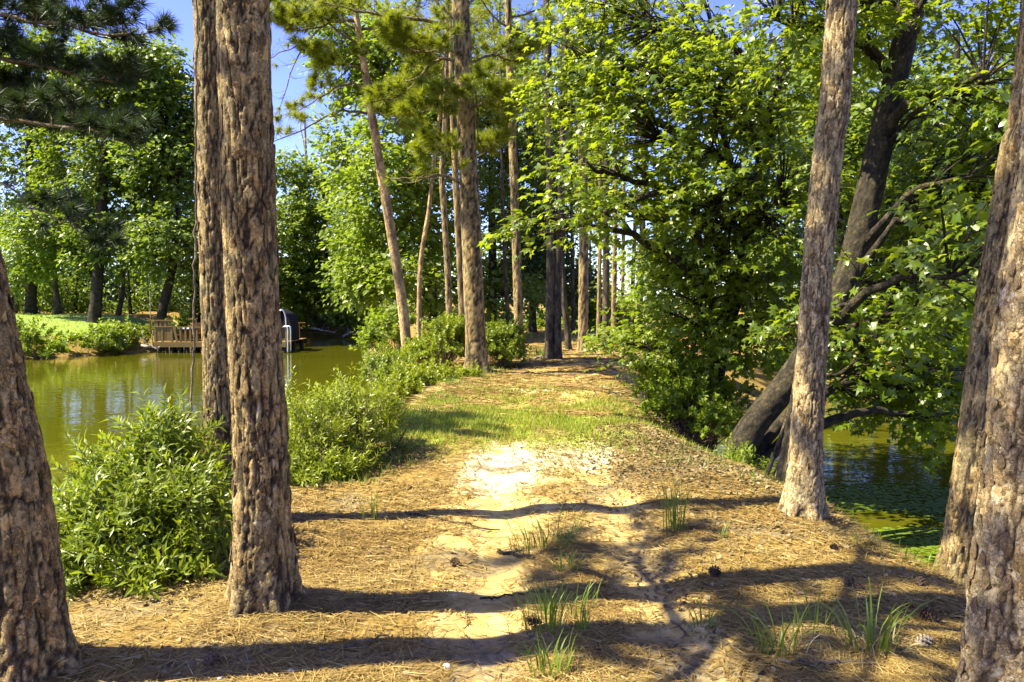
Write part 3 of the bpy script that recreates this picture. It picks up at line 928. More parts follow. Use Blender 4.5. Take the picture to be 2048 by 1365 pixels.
def shrub(label, base, lobes, ntips, m, size, mat='shrub', tmpl=LANCE, big=0, stem_n=9, twig=.22, name='shrub', cat='shrub', width=1.0, group=None, up=.5):
    """Many thin stems from the ground, leaves whorled up each shoot."""
    g = np.array([base[0], base[1], gz(base[0], base[1])])
    root = thing(name, label, cat, g, group)
    W_ = np.array([w * (e[0] * e[2] + e[0] * e[1]) for _, e, w in lobes])
    cnt = np.maximum(6, (ntips * W_ / W_.sum()).astype(int))
    P, D, tw = [], [], []
    for (c, e, w), k in zip(lobes, cnt):
        u = rdir(k)
        u[:, 2] = np.where(u[:, 2] < -.6, -u[:, 2], u[:, 2])
        p = c + u * (RNG.random(k) ** .45)[:, None] * e
        p[:, 2] = np.maximum(p[:, 2], np.maximum(height(p[:, 0], p[:, 1]), WATER_Z) + .04)
        keep = fbm(p[:, 0] * 3.2, p[:, 1] * 3.2, p[:, 2] * 3.2, 13, 2) > .36
        p, u = p[keep], u[keep]
        P.append(p)
        D.append(nrm(u * np.array([.7, .7, .4]) + np.array([0, 0, up]) + .35 * rdir(len(u))))
        st = g + RNG.normal(size=(len(p), 3)) * np.array([e[0] * .25, e[1] * .25, 0])
        st[:, 2] = height(st[:, 0], st[:, 1]) - .03
        tt = np.linspace(0, 1, 4)[None, :, None]
        q = st[:, None] * (1 - tt) + p[:, None] * tt + np.array([0, 0, 1.0]) * tt * (1 - tt) * .25 * e[2]
        tw.append(np.concatenate([q, (p + D[-1] * twig)[:, None]], 1))
    P, D, tw = np.concatenate(P), np.concatenate(D), np.concatenate(tw)
    sel = RNG.permutation(len(P))
    for k in sel[:stem_n]:
        part('stem', [tube(tw[k], np.array([.011, .009, .007, .005, .003]), 5)], M['twig'], root)
    tl = twig * (.45 + 1.5 * RNG.random(len(P)) ** 2.2)
    tw[:, -1] = P + D * tl[:, None]
    k = sel[stem_n:stem_n + max(30, len(P) // 2)]
    part('twigs', [tubes(tw[k][:, 1:], np.linspace(.005, .002, 4)[None] * np.ones((len(k), 1)), 3)], M['twig'], root, kind='stuff')
    N = len(P)
    t = np.clip((np.arange(m)[None] + RNG.uniform(0, 1, (N, m))) / m, 0, 1)
    A1 = nrm(np.cross(D, rdir(N))); A2 = np.cross(D, A1)
    ph = np.arange(m)[None] * 2.4 + RNG.uniform(0, 6.28, (N, 1))
    rad = np.cos(ph)[..., None] * A1[:, None] + np.sin(ph)[..., None] * A2[:, None]
    pos = P[:, None] + D[:, None] * (t * tl[:, None])[..., None] + rad * size * .08
    ax = rad * .8 + D[:, None] * (.35 + .5 * t)[..., None] + .15 * RNG.normal(size=(N, m, 3))
    nr_ = D[:, None] * 1.0 - rad * .3 + np.array([0, 0, .5]) + .3 * RNG.normal(size=(N, m, 3))
    sz = size * RNG.uniform(.6, 1.15, N * m)
    pos, ax, nr_ = pos.reshape(-1, 3), ax.reshape(-1, 3), nr_.reshape(-1, 3)
    if big:
        split_leaves(root, tmpl, mat, pos, ax, nr_, sz, big, None, width)
    else:
        part('foliage', [place(*tmpl, pos, ax, nr_, sz, sz * width)], M[mat], root, kind='stuff', smooth=False)
    return root

# ------------------------------------------------------------------ near pines
C_NEAR = dict(z0=6.0, nbr=24, lmax=3.2, tuft_n=26, nl=.22, nw=.022, nsub=10)
t1, i1 = pine('dark barked pine leaning out over the pond beside the leafy bush at the picture edge', (58, 1338),
              [(18, 1000), (-28, 780), (-68, 580), (-130, 300), (-195, 0)], 152, 17, dense=True, crown=dict(C_NEAR, z0=4.7, nbr=48, lmax=3.1, nsub=12, tuft_n=30), flakes=120, sides=104, step=.012, depth=.013, flare=.05, seed=3, cw=.06, ch=.14, zf=2.4)
tb, ib = pine('pine just outside the picture whose dark needled boughs hang in over the pond', (-275, 860), [(-272, 600), (-266, 300), (-262, 120)], 40, 8.5, d=9.5, sides=24, step=.08, cw=.08, ch=.16, depth=.014, seed=9,
              crown=dict(C_NEAR, z0=5.6, nbr=9, lmax=1.3))
explicit_branches(tb, [
    ([(-262, 60, 9.5), (-120, 20, 9.3), (60, 40, 9.1), (180, 62, 8.9), (262, 68, 8.8)], .04, 22, .75, 1),
    ([(-262, 150, 9.5), (-120, 100, 9.4), (40, 125, 9.3), (150, 150, 9.2), (235, 165, 9.1)], .04, 22, .75, 1),
    ([(-264, 260, 9.5), (-120, 215, 9.2), (30, 245, 8.9), (150, 258, 8.7), (262, 290, 8.5)], .036, 22, .7, 1),
    ([(-262, 0, 9.5), (-120, -40, 9.6), (60, -45, 9.7), (200, -15, 9.8)], .036, 20, .75, 1),
    ([(-262, 200, 9.5), (-140, 190, 9.8), (0, 190, 10.0), (110, 215, 10.1)], .03, 18, .7, 1),
    ([(-266, 380, 9.5), (-120, 340, 9.1), (15, 368, 8.8), (60, 415, 8.7), (84, 448, 8.7)], .026, 7, .5, .45),
    ([(60, 415, 8.7), (120, 440, 8.6), (190, 480, 8.6)], .014, 8, .5, .8),
], 'needle_shaded', 58, .17, .0085)
t2, i2 = pine('stout plated pine standing on the needles in front, shading half the thinner trunk behind it', (528, 1202),
              [(521, 900), (505, 600), (496, 300), (487, 0)], 107, 19, dense=True, crown=dict(C_NEAR, z0=9, nbr=18), flakes=170, sides=104, step=.012, depth=.014, flare=.06, seed=7, cw=.058, ch=.15)
t3, i3 = pine('thinner greyish pine close behind the stout pine, its foot hidden by the leafy bush', (452, 1075),
              [(445, 900), (436, 600), (425, 300), (419, 0)], 68, 17, d=5.5, dense=True, crown=dict(C_NEAR, z0=6.2, nbr=24, lmax=2.6), flakes=110, sides=84, step=.016, depth=.011, seed=12, cw=.06, ch=.15)
t4, i4 = pine('scaly pine on the bank edge above the duckweed, in front of the leaning sweetgum', (1607, 1030),
              [(1612, 900), (1630, 600), (1656, 300), (1684, 0)], 62, 18, dense=True, crown=dict(C_NEAR, z0=9, nbr=16), flakes=120, sides=90, step=.016, depth=.011, seed=16, mat='bark_pale_sunlit', cw=.058, ch=.12, flare=.06)
t5, i5 = pine('shaded pine with vertical furrows leaning right, half hidden by the bright plated pine', (1925, 1165),
              [(1958, 900), (1998, 600), (2045, 300), (2090, 0)], 86, 18, d=5.0, dense=True, crown=dict(C_NEAR, z0=8, nbr=16), flakes=90, sides=96, step=.0135, depth=.012, seed=22, cw=.05, ch=.17, flare=.07)
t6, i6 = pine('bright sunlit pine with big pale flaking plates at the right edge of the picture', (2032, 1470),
              [(2060, 1100), (2080, 900), (2105, 600), (2150, 300), (2172, 0)], 200, 19, d=2.8, dense=True, crown=dict(C_NEAR, z0=9, nbr=16), flakes=190, sides=112, step=.0115, depth=.014, seed=31, mat='bark_pale_sunlit', cw=.065, ch=.125, zf=3.2)

# a thin vine hanging beside the pair
vine = resample(pix_path([(394, -20, 5.0), (392, 250, 5.0), (391, 450, 5.0), (388, 650, 5.0), (383, 760, 5.0), (374, 860, 4.95), (362, 950, 4.9)]), 60)
vine[1:-1] += .006 * RNG.normal(size=(58, 3))
o = part('hanging_vine', [tube(vine, np.full(60, .0075), 6)], M['twig'])
tag(o, 'thin bare vine hanging straight down in front of the pond beside the paired pines', 'vine')

# ------------------------------------------------------------------ pines along the path and at its end
MID = dict(dense=True, sides=32, step=.06, cw=.085, ch=.20, depth=.02)
C_MID = dict(z0=6, nbr=20, lmax=3.2, tuft_n=34, nl=.22, nw=.013, nsub=9)
r_, _ = pine('slim tan pine leaning back over the pond, bark peeled orange near its foot', (823, 728),
             [(806, 620), (783, 470), (760, 330), (742, 220), (722, 90), (706, -10)], 22, 13, d=19.0, crown=dict(C_MID, z0=8.6, nbr=12, lmax=2.4), mat='bark_tan', **dict(MID, depth=.008), seed=41, flare=.03)
d_ = r_.location.y
explicit_branches(r_, [
    ([(733, 228, d_), (690, 222, d_ - .3), (640, 240, d_ - .8), (600, 262, d_ - 1.2), (545, 284, d_ - 1.5)], .035, 8, .9, .12),
    ([(728, 175, d_), (690, 168, d_ + .2), (650, 190, d_), (615, 212, d_ - .3), (580, 228, d_ - .5)], .03, 10, .8, .4),
    ([(712, 60, d_), (670, 42, d_ + .3), (625, 75, d_), (590, 130, d_ - .3), (578, 165, d_ - .5), (560, 215, d_ - .6)], .03, 12, .8, .10),
    ([(625, 75, d_), (590, 95, d_ - .3), (545, 115, d_ - .6), (505, 150, d_ - .9)], .02, 8, .7, .12),
    ([(708, 20, d_), (660, 10, d_ + .5), (600, 28, d_ + .2), (555, 20, d_)], .03, 14, 1.0, 1),
    ([(710, 40, d_), (650, 50, d_ - .6), (590, 60, d_ - 1.0), (540, 40, d_ - 1.2)], .03, 14, .9, 1),
    ([(738, 205, d_), (790, 195, d_ + .3), (850, 150, d_ + .4)], .025, 10, .8, .9),
    ([(732, 150, d_), (700, 130, d_ - .5), (650, 130, d_ - .8), (620, 110, d_ - 1)], .025, 12, .8, .9),
    ([(742, 215, d_), (780, 240, d_ - .3), (820, 215, d_ - .5)], .02, 9, .7, .8),
], tuft_n=52, nl=.22, nw=.012)
r_, _ = pine('tall pine in the middle beside the path, bushes round its dark flared foot', (954, 742),
             [(948, 600), (942, 450), (935, 300), (928, 150), (921, 0)], 42, 18, crown=dict(C_MID, z0=9, nbr=16), flare=.09, seed=44, **MID)
d_ = r_.location.y
explicit_branches(r_, [
    ([(925, 70, d_), (880, 50, d_ - .3), (820, 38, d_ - .6), (760, 30, d_ - .8), (700, 20, d_ - 1), (645, 5, d_ - 1.2)], .05, 12, 1.0, .45),
    ([(930, 125, d_), (880, 120, d_ + .2), (845, 150, d_), (800, 190, d_ - .2), (745, 205, d_ - .4)], .045, 10, .8, .5),
    ([(937, 385, d_), (910, 358, d_ - .3), (880, 352, d_ - .4), (830, 358, d_ - .6), (780, 358, d_ - .8)], .04, 7, .8, .15),
    ([(930, 140, d_), (950, 180, d_ + .2), (955, 240, d_ + .2), (958, 280, d_ + .2)], .035, 5, .5, .15),
    ([(926, 60, d_), (880, 10, d_), (820, -30, d_), (760, -60, d_)], .04, 14, 1.0, 1),
    ([(928, 100, d_), (880, 100, d_ - .5), (830, 105, d_ - .8), (780, 85, d_ - 1)], .035, 15, .9, 1),
    ([(930, 160, d_), (880, 200, d_ - .6), (840, 230, d_ - 1.0)], .03, 12, .8, .9),
    ([(930, 130, d_), (985, 110, d_ + .3), (1030, 120, d_ + .5), (1075, 90, d_ + .6)], .035, 13, .9, .9),
    ([(933, 220, d_), (980, 205, d_ - .3), (1020, 225, d_ - .4)], .03, 11, .8, .9),
    ([(935, 300, d_), (890, 290, d_ + .5), (860, 310, d_ + .8)], .025, 9, .7, .7),
    ([(936, 330, d_), (975, 300, d_ + .5), (1000, 270, d_ + .8)], .025, 9, .7, .8),
    ([(922, 20, d_), (970, -20, d_), (1030, -40, d_)], .035, 14, .9, 1),
], tuft_n=52, nl=.22, nw=.012)
for (label, base, pts, w, H, d, cr, mat, sd) in [
    ('spindly crooked pine right behind the slim tan leaning one', (838, 712), [(838, 640), (842, 520), (858, 420), (868, 320), (880, 220), (890, 100)], 11, 10, 20, dict(z0=6.2, nbr=9, lmax=1.6), 'bark_tan', 51),
    ('thin pale trunk between the crooked pine and the tall middle pine', (901, 650), [(896, 560), (890, 450), (884, 350), (890, 250), (893, 120)], 14, 14, 23, dict(z0=8, nbr=10, lmax=2.0), 'bark', 52),
    ('darker trunk almost touching the tall middle pine from behind', (926, 655), [(922, 560), (916, 450), (910, 330), (905, 200)], 16, 15, 26, dict(z0=8, nbr=10, lmax=2.4), 'bark', 53),
    ('straight medium pine just beyond the bushes of the tall middle pine', (1041, 712), [(1036, 600), (1031, 450), (1026, 300), (1020, 150), (1016, 0)], 19, 18, None, dict(z0=8.2, nbr=16, lmax=2.6), 'bark', 54),
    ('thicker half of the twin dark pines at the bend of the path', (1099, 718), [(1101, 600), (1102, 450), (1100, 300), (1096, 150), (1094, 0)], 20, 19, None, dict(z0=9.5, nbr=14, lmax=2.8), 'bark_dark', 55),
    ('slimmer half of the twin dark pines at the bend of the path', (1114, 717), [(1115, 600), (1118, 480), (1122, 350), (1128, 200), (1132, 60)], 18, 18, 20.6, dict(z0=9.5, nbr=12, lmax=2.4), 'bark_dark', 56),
    ('short leaning trunk propped behind the twin dark pines', (1139, 690), [(1132, 640), (1126, 580), (1124, 500), (1126, 350)], 13, 12, 24, dict(z0=8, nbr=8, lmax=2.0), 'bark_dark', 57),
    ('sunlit pine standing alone in the opening past the twin dark pines', (1166, 704), [(1167, 600), (1167, 450), (1165, 300), (1163, 150), (1161, 0)], 21, 19, None, dict(z0=9.5, nbr=14, lmax=2.6), 'bark', 58),
    ('pale pole-thin pine next to the sunlit lone one', (1195, 698), [(1198, 600), (1200, 450), (1200, 300), (1200, 150)], 9, 16, 25, dict(z0=9, nbr=9, lmax=1.8), 'bark', 59),
    ('dark pine behind the pale pole-thin one at the back of the clearing', (1212, 694), [(1212, 600), (1213, 450), (1213, 300), (1212, 150)], 15, 18, 27, dict(z0=10, nbr=10, lmax=2.2), 'bark_dark', 60),
    ('slender brown pine against the white sky gap, nearer the dark pine', (1227, 688), [(1228, 600), (1230, 450), (1230, 300), (1229, 150)], 11, 18, 29, dict(z0=11, nbr=10, lmax=2.2), 'bark', 61),
    ('thin far pine inside the white sky gap', (1264, 665), [(1266, 560), (1270, 450), (1274, 300), (1276, 150)], 9, 19, 38, dict(z0=12, nbr=9, lmax=2.4), 'bark', 62),
    ('far pine closing the white sky gap beside the sweetgum leaves', (1279, 672), [(1281, 560), (1285, 450), (1288, 300), (1290, 150)], 13, 20, 35, dict(z0=12, nbr=10, lmax=2.6), 'bark_dark', 63),
    ('faint far trunk between twin dark pines and sunlit lone pine', (1146, 680), [(1146, 600), (1144, 450), (1142, 300)], 8, 18, 36, dict(z0=11, nbr=9, lmax=2.4), 'bark_dark', 64),
    ('thin trunk crossing dark leaves beyond the tall middle pine', (1018, 684), [(1014, 600), (1008, 480), (1004, 350), (1002, 200)], 9, 15, 30, dict(z0=9, nbr=8, lmax=2.2), 'bark_dark', 65),
    ('far straight trunk seen between leaves high above the white sky gap', (1245, 668), [(1246, 520), (1248, 400), (1248, 200)], 8, 20, 42, dict(z0=13, nbr=9, lmax=2.4), 'bark', 66),
]:
    far = (d or 20) > 24
    kw = dict(MID, sides=14 if far else 24, step=.25 if far else .09)
    if mat != 'bark':
        kw['depth'] = .012
    pine(label, base, pts, w, H, d, crown=dict(C_MID, tuft_n=14, nw=.010 if far else .0085, nsub=7, **cr) if False else {**C_MID, **dict(tuft_n=26, nl=.25, nw=.016 if far else .012, nsub=8), **cr}, mat=mat, seed=sd, flare=.05 if w > 14 else .02, **kw)

# ------------------------------------------------------------------ sweetgums on the right bank
def gum(label, trunk_pix, rads, lobes, ntips, m, size, big=0, mat='sweetgum', name='sweetgum_tree', limbs_extra=(), spray=.45, cat='tree', sides=34, group=None, jitter=.5, tmpl=STAR, bark_='bark_grey_shaded', flare=.05, limb_mat='bark_shade'):
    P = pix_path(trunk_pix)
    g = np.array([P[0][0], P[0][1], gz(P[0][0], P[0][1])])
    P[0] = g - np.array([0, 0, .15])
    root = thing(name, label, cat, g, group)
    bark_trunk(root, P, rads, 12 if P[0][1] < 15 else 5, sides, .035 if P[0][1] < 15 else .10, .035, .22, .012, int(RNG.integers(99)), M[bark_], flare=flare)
    for pts, r0 in limbs_extra:
        L = resample(pix_path(pts), 16)
        part('limb', [tube(L, np.linspace(r0, r0 * .35, 16), 8)], M[limb_mat], root)
    if lobes:
        crown(root, P, max(rads), lobes, ntips, m, size, tmpl, mat, spray, limb_mat=limb_mat, big=big, jitter=jitter)
    return root

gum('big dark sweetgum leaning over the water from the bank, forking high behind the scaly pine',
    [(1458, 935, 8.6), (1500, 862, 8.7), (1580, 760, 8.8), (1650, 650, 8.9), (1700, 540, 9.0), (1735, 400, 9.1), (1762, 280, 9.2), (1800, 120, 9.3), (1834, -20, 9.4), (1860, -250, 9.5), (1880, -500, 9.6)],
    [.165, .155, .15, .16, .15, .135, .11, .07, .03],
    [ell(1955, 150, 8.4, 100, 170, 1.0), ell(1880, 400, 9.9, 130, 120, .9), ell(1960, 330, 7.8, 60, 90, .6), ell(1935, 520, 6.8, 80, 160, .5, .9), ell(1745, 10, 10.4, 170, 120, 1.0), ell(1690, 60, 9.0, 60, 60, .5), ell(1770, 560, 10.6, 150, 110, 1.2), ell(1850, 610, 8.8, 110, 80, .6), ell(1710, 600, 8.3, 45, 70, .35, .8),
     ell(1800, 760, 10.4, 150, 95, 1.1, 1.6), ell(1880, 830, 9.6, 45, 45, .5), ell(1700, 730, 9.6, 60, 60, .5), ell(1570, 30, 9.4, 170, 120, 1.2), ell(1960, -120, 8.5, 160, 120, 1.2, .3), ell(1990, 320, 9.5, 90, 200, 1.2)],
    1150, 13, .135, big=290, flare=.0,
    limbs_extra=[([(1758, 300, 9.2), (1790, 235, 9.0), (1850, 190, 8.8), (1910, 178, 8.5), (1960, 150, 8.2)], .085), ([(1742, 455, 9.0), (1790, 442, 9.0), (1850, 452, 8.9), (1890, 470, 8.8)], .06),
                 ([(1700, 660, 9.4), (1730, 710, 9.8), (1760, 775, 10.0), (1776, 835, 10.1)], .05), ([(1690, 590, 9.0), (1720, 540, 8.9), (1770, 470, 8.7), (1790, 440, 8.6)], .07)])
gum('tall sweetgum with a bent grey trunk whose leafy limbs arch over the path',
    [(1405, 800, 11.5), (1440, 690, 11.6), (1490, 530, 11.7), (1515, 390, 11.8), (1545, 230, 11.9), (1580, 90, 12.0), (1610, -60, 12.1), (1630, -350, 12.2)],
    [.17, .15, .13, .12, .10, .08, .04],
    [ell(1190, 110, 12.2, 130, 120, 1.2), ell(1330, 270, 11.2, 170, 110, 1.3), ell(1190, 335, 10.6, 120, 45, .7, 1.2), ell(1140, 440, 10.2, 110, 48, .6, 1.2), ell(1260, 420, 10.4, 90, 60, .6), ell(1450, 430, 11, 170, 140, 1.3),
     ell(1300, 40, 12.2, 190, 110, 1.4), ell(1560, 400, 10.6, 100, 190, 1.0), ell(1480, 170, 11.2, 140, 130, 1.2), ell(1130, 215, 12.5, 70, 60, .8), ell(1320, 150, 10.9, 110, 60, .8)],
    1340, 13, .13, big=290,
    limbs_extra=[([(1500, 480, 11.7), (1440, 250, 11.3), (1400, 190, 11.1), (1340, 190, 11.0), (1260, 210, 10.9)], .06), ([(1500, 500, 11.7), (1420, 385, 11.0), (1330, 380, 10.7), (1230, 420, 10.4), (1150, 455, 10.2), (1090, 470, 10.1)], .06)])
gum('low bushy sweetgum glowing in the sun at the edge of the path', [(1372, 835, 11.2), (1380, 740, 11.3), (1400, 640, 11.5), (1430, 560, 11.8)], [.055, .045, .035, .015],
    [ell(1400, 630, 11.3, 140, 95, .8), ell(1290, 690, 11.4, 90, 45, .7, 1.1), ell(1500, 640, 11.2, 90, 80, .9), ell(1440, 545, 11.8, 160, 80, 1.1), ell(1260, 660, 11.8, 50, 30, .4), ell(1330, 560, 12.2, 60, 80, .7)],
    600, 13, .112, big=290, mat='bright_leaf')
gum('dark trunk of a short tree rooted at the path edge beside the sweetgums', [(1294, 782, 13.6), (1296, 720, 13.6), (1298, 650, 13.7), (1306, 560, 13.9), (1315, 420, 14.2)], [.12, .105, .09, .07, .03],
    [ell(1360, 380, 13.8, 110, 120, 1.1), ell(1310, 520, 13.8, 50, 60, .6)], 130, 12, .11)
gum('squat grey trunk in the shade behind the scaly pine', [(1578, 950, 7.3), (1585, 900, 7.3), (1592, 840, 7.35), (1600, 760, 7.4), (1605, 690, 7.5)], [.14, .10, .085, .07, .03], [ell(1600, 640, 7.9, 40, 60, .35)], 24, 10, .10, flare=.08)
# woods across the right-hand water
for label, tp, rr, lb, nt in [
    ('shaded tree on the far sandy bank behind the drooping limb', [(1770, 722, 31), (1772, 600, 31), (1776, 400, 31), (1780, 100, 31)], [.3, .26, .2, .1], [ell(1760, 420, 31, 120, 130, 2.5), ell(1840, 250, 32, 130, 150, 2.5), ell(1700, 240, 31, 110, 120, 2.5), ell(1780, 580, 32, 110, 50, 2)], 330),
    ('second shaded tree on the far sandy bank, nearer the plated pines', [(1905, 715, 30), (1908, 560, 30), (1912, 300, 30), (1915, 60, 30)], [.28, .24, .18, .08], [ell(1900, 480, 30, 110, 150, 2.5), ell(1940, 260, 30, 130, 160, 2.5), ell(1980, 590, 31, 90, 60, 2)], 300),
    ('tree behind the bent sweetgum trunk across the water', [(1620, 715, 34), (1622, 560, 34), (1626, 300, 34), (1628, 80, 34)], [.26, .22, .16, .08], [ell(1600, 440, 34, 120, 150, 2.5), ell(1560, 240, 34, 120, 140, 2.5), ell(1640, 120, 35, 130, 120, 2.5), ell(1500, 600, 35, 110, 70, 2.5)], 330),
    ('slim tree on the far sandy bank left of the drooping limb', [(1690, 720, 29), (1686, 600, 29), (1680, 450, 29.2), (1676, 250, 29.5)], [.17, .14, .11, .05], [ell(1680, 330, 29.5, 70, 110, 1.8)], 120),
]:
    gum(label, tp, rr, lb, int(nt * 2.2), 15, .32, mat='far_leaf', name='broadleaf_tree', spray=.9, sides=16, tmpl=BROAD)

stick = resample(pix_path([(1530, 962, 7.4), (1552, 900, 7.5), (1572, 840, 7.55), (1592, 770, 7.6)]), 14)
o = part('leaning_dead_stick', [tube(stick, np.linspace(.022, .012, 14), 7)], M['bark_dark'])
tag(o, 'dark dead stick leaning against the leafy bank beside the scaly pine', 'stick')

# ------------------------------------------------------------------ woods beyond the left pond
FAR = dict(name='broadleaf_tree', sides=14, tmpl=BROAD, mat='far_leaf', spray=.9, bark_='bark_grey_shaded', flare=.12)
for label, tp, rr, lb, nt, mm, kw in [
    ('broad tree with a bare straight trunk standing on the lawn by the far shore', [(188, 652, 48), (192, 600, 48), (197, 530, 48.3), (205, 400, 49), (212, 200, 50)], [.38, .33, .3, .25, .1],
     [ell(205, 330, 51, 140, 110, 2.8), ell(235, 190, 51, 110, 110, 2.5), ell(110, 480, 51, 100, 70, 2.2), ell(230, 490, 49.5, 100, 60, 2.2), ell(300, 130, 51, 45, 70, 2)], 900, 13, {}),
    ('tree filling the gap between the lawn tree and the leaning far pine', [(62, 640, 55), (62, 560, 55), (60, 400, 55), (58, 200, 55)], [.4, .33, .25, .1],
     [ell(60, 330, 56, 120, 170, 3.5), ell(20, 520, 55, 80, 70, 2.5), ell(110, 180, 56, 110, 110, 3.5), ell(40, 130, 56, 120, 110, 3.5)], 700, 13, {}),
    ('tree with a slanting trunk behind the railing of the wooden deck', [(318, 648, 48), (326, 615, 48), (340, 560, 48), (350, 500, 48.2), (356, 380, 48.6)], [.32, .28, .25, .2, .08],
     [ell(335, 330, 50, 75, 120, 3.5), ell(350, 490, 48, 80, 70, 3), ell(310, 180, 51, 60, 90, 3), ell(372, 240, 51, 40, 75, 2.5)], 620, 13, {}),
    ('tree seen between the paired pines and the deck, behind the black cover', [(436, 655, 66), (438, 560, 66), (440, 400, 66), (443, 260, 66)], [.33, .28, .2, .08],
     [ell(430, 470, 57, 60, 100, 2.5), ell(415, 300, 57, 50, 70, 2.5)], 260, 12, {}),
    ('rounded tree on the far shore just past the stout pine', [(592, 655, 65), (592, 590, 65), (592, 480, 65), (594, 360, 65)], [.33, .28, .2, .08],
     [ell(585, 470, 65, 60, 120, 4), ell(575, 350, 66, 38, 50, 2.5), ell(600, 570, 64, 50, 60, 3), ell(560, 560, 63, 40, 70, 3)], 480, 13, dict(mat='bright_leaf')),
    ('taller far-shore tree below the bare dead snag', [(650, 655, 66), (650, 580, 66), (648, 470, 66), (648, 350, 66)], [.33, .28, .2, .08],
     [ell(648, 430, 66, 52, 100, 4), ell(668, 345, 67, 36, 55, 2.5), ell(640, 560, 65, 55, 70, 3), ell(690, 500, 66, 50, 110, 3)], 480, 13, dict(mat='bright_leaf')),
    ('dark shady tree where the far shore meets the path bank', [(712, 660, 64), (711, 600, 64), (710, 520, 63), (708, 420, 62)], [.3, .25, .2, .08],
     [ell(705, 590, 60, 55, 55, 3), ell(712, 470, 58, 45, 80, 3)], 260, 13, {}),
    ('sunny tree with arching dark limbs behind the slim tan leaning pine', [(868, 672, 31), (866, 600, 31), (850, 480, 31), (820, 330, 31), (800, 200, 31)], [.22, .19, .16, .12, .05],
     [ell(770, 420, 30, 85, 140, 2.5), ell(800, 560, 29, 75, 70, 2), ell(720, 540, 30, 40, 60, 1.5), ell(790, 250, 31, 75, 80, 2), ell(860, 420, 31, 50, 120, 2), ell(695, 110, 34, 56, 100, 1.8), ell(690, 310, 33, 40, 80, 1.5), ell(810, 110, 33, 70, 90, 2), ell(880, 230, 32, 50, 80, 2)], 1250, 13, dict(mat='bright_leaf')),
    ('leafy tree behind the tall middle pine', [(985, 668, 36), (985, 600, 36), (984, 450, 36), (980, 250, 36)], [.25, .2, .15, .06],
     [ell(980, 440, 36, 80, 140, 3), ell(900, 560, 35, 60, 70, 2.5), ell(1000, 590, 34, 70, 50, 2.5), ell(960, 240, 37, 75, 110, 2.5), ell(1050, 300, 37, 55, 150, 2.5), ell(990, 80, 38, 80, 90, 2.5)], 900, 13, {}),
    ('dark low tree spreading behind the twin dark pines', [(1065, 672, 38), (1065, 620, 38), (1064, 540, 38), (1060, 430, 38)], [.2, .17, .13, .06],
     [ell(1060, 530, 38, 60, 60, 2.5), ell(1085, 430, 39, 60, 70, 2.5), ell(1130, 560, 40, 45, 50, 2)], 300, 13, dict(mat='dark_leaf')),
    ('small fresh green tree at the end of the clearing', [(1180, 672, 44), (1180, 640, 44), (1180, 580, 44), (1180, 500, 44)], [.16, .13, .1, .05],
     [ell(1180, 600, 44, 40, 45, 2), ell(1145, 620, 44, 30, 35, 2), ell(1215, 625, 46, 25, 30, 2), ell(1190, 380, 46, 35, 60, 2)], 210, 13, dict(mat='bright_leaf')),
    ('pale tree high behind the sunlit lone pine', [(1120, 668, 50), (1120, 560, 50), (1118, 400, 50), (1116, 200, 50)], [.25, .2, .15, .06],
     [ell(1130, 300, 50, 70, 90, 3), ell(1090, 160, 50, 70, 90, 3), ell(1210, 240, 52, 60, 70, 3)], 360, 13, {}),
]:
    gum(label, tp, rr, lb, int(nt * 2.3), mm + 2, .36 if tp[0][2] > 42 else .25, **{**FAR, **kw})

# undergrowth filling the shade under the far trees, and the wood behind it all
def wood_mass(name, centres, radii, n, size, mat):
    c, e = np.array(centres), np.array(radii)
    k = RNG.integers(0, len(c), n)
    p = c[k] + rdir(n) * (RNG.random(n) ** .5)[:, None] * e[k]
    p[:, 2] = np.maximum(p[:, 2], -.2)
    keep = fbm(p[:, 0] * .45, p[:, 1] * .45, p[:, 2] * .45, 77, 3) > .42
    p = p[keep]
    V = place(*BROAD, p, rdir(len(p)) + np.array([0, 0, -.3]), rdir(len(p)) * .7 + np.array([0, 0, 1]), size * RNG.uniform(.6, 1.2, len(p)))
    part(name, [V], M[mat], None, 'stuff', smooth=False)

cs, rs = [], []
for px in range(-150, 1215, 34):
    d = 82 + 10 * random.random()
    for py, ry in ((610, 60), (520, 70), (430, 60)):
        if py == 430 and px > 420:
            continue
        if py == 520 and 700 < px < 800:
            continue
        c = at(px + random.uniform(-15, 15), py + random.uniform(-15, 15), d)
        cs.append(c); rs.append(np.array([2.6, 3.0, ry / F * d]))
for px in range(1310, 2400, 40):
    d = 55 + 10 * random.random()
    for py, ry in ((620, 60), (500, 70), (380, 80), (240, 90), (100, 90)):
        c = at(px + random.uniform(-15, 15), py + random.uniform(-15, 15), d)
        cs.append(c); rs.append(np.array([2.2, 3.0, ry / F * d]))
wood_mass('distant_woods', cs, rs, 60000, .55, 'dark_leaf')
cs, rs = [], []
for px in range(-120, 380, 26):
    d = 57 + 4 * random.random()
    cs.append(at(px, 598 + random.uniform(-20, 20), d + 2)); rs.append(np.array([1.5, 1.5, 2.3]))
for px in range(520, 720, 22):
    cs.append(at(px, 640 + random.uniform(-12, 10), 64.5)); rs.append(np.array([1.2, 1.0, 1.1]))
for px in range(880, 1240, 22):
    d = 40 + 6 * random.random()
    cs.append(at(px, 655 + random.uniform(-12, 8), d)); rs.append(np.array([.9, 1.0, .8]))
for px in range(1500, 2060, 26):
    d = 36 + 4 * random.random()
    cs.append(at(px, 660 + random.uniform(-25, 10), d)); rs.append(np.array([1.2, 1.0, 1.0]))
for px in range(1430, 2010, 22):
    cs.append(at(px, 728 + random.uniform(-14, 10), 27 + 2 * random.random())); rs.append(np.array([.8, .8, .55]))
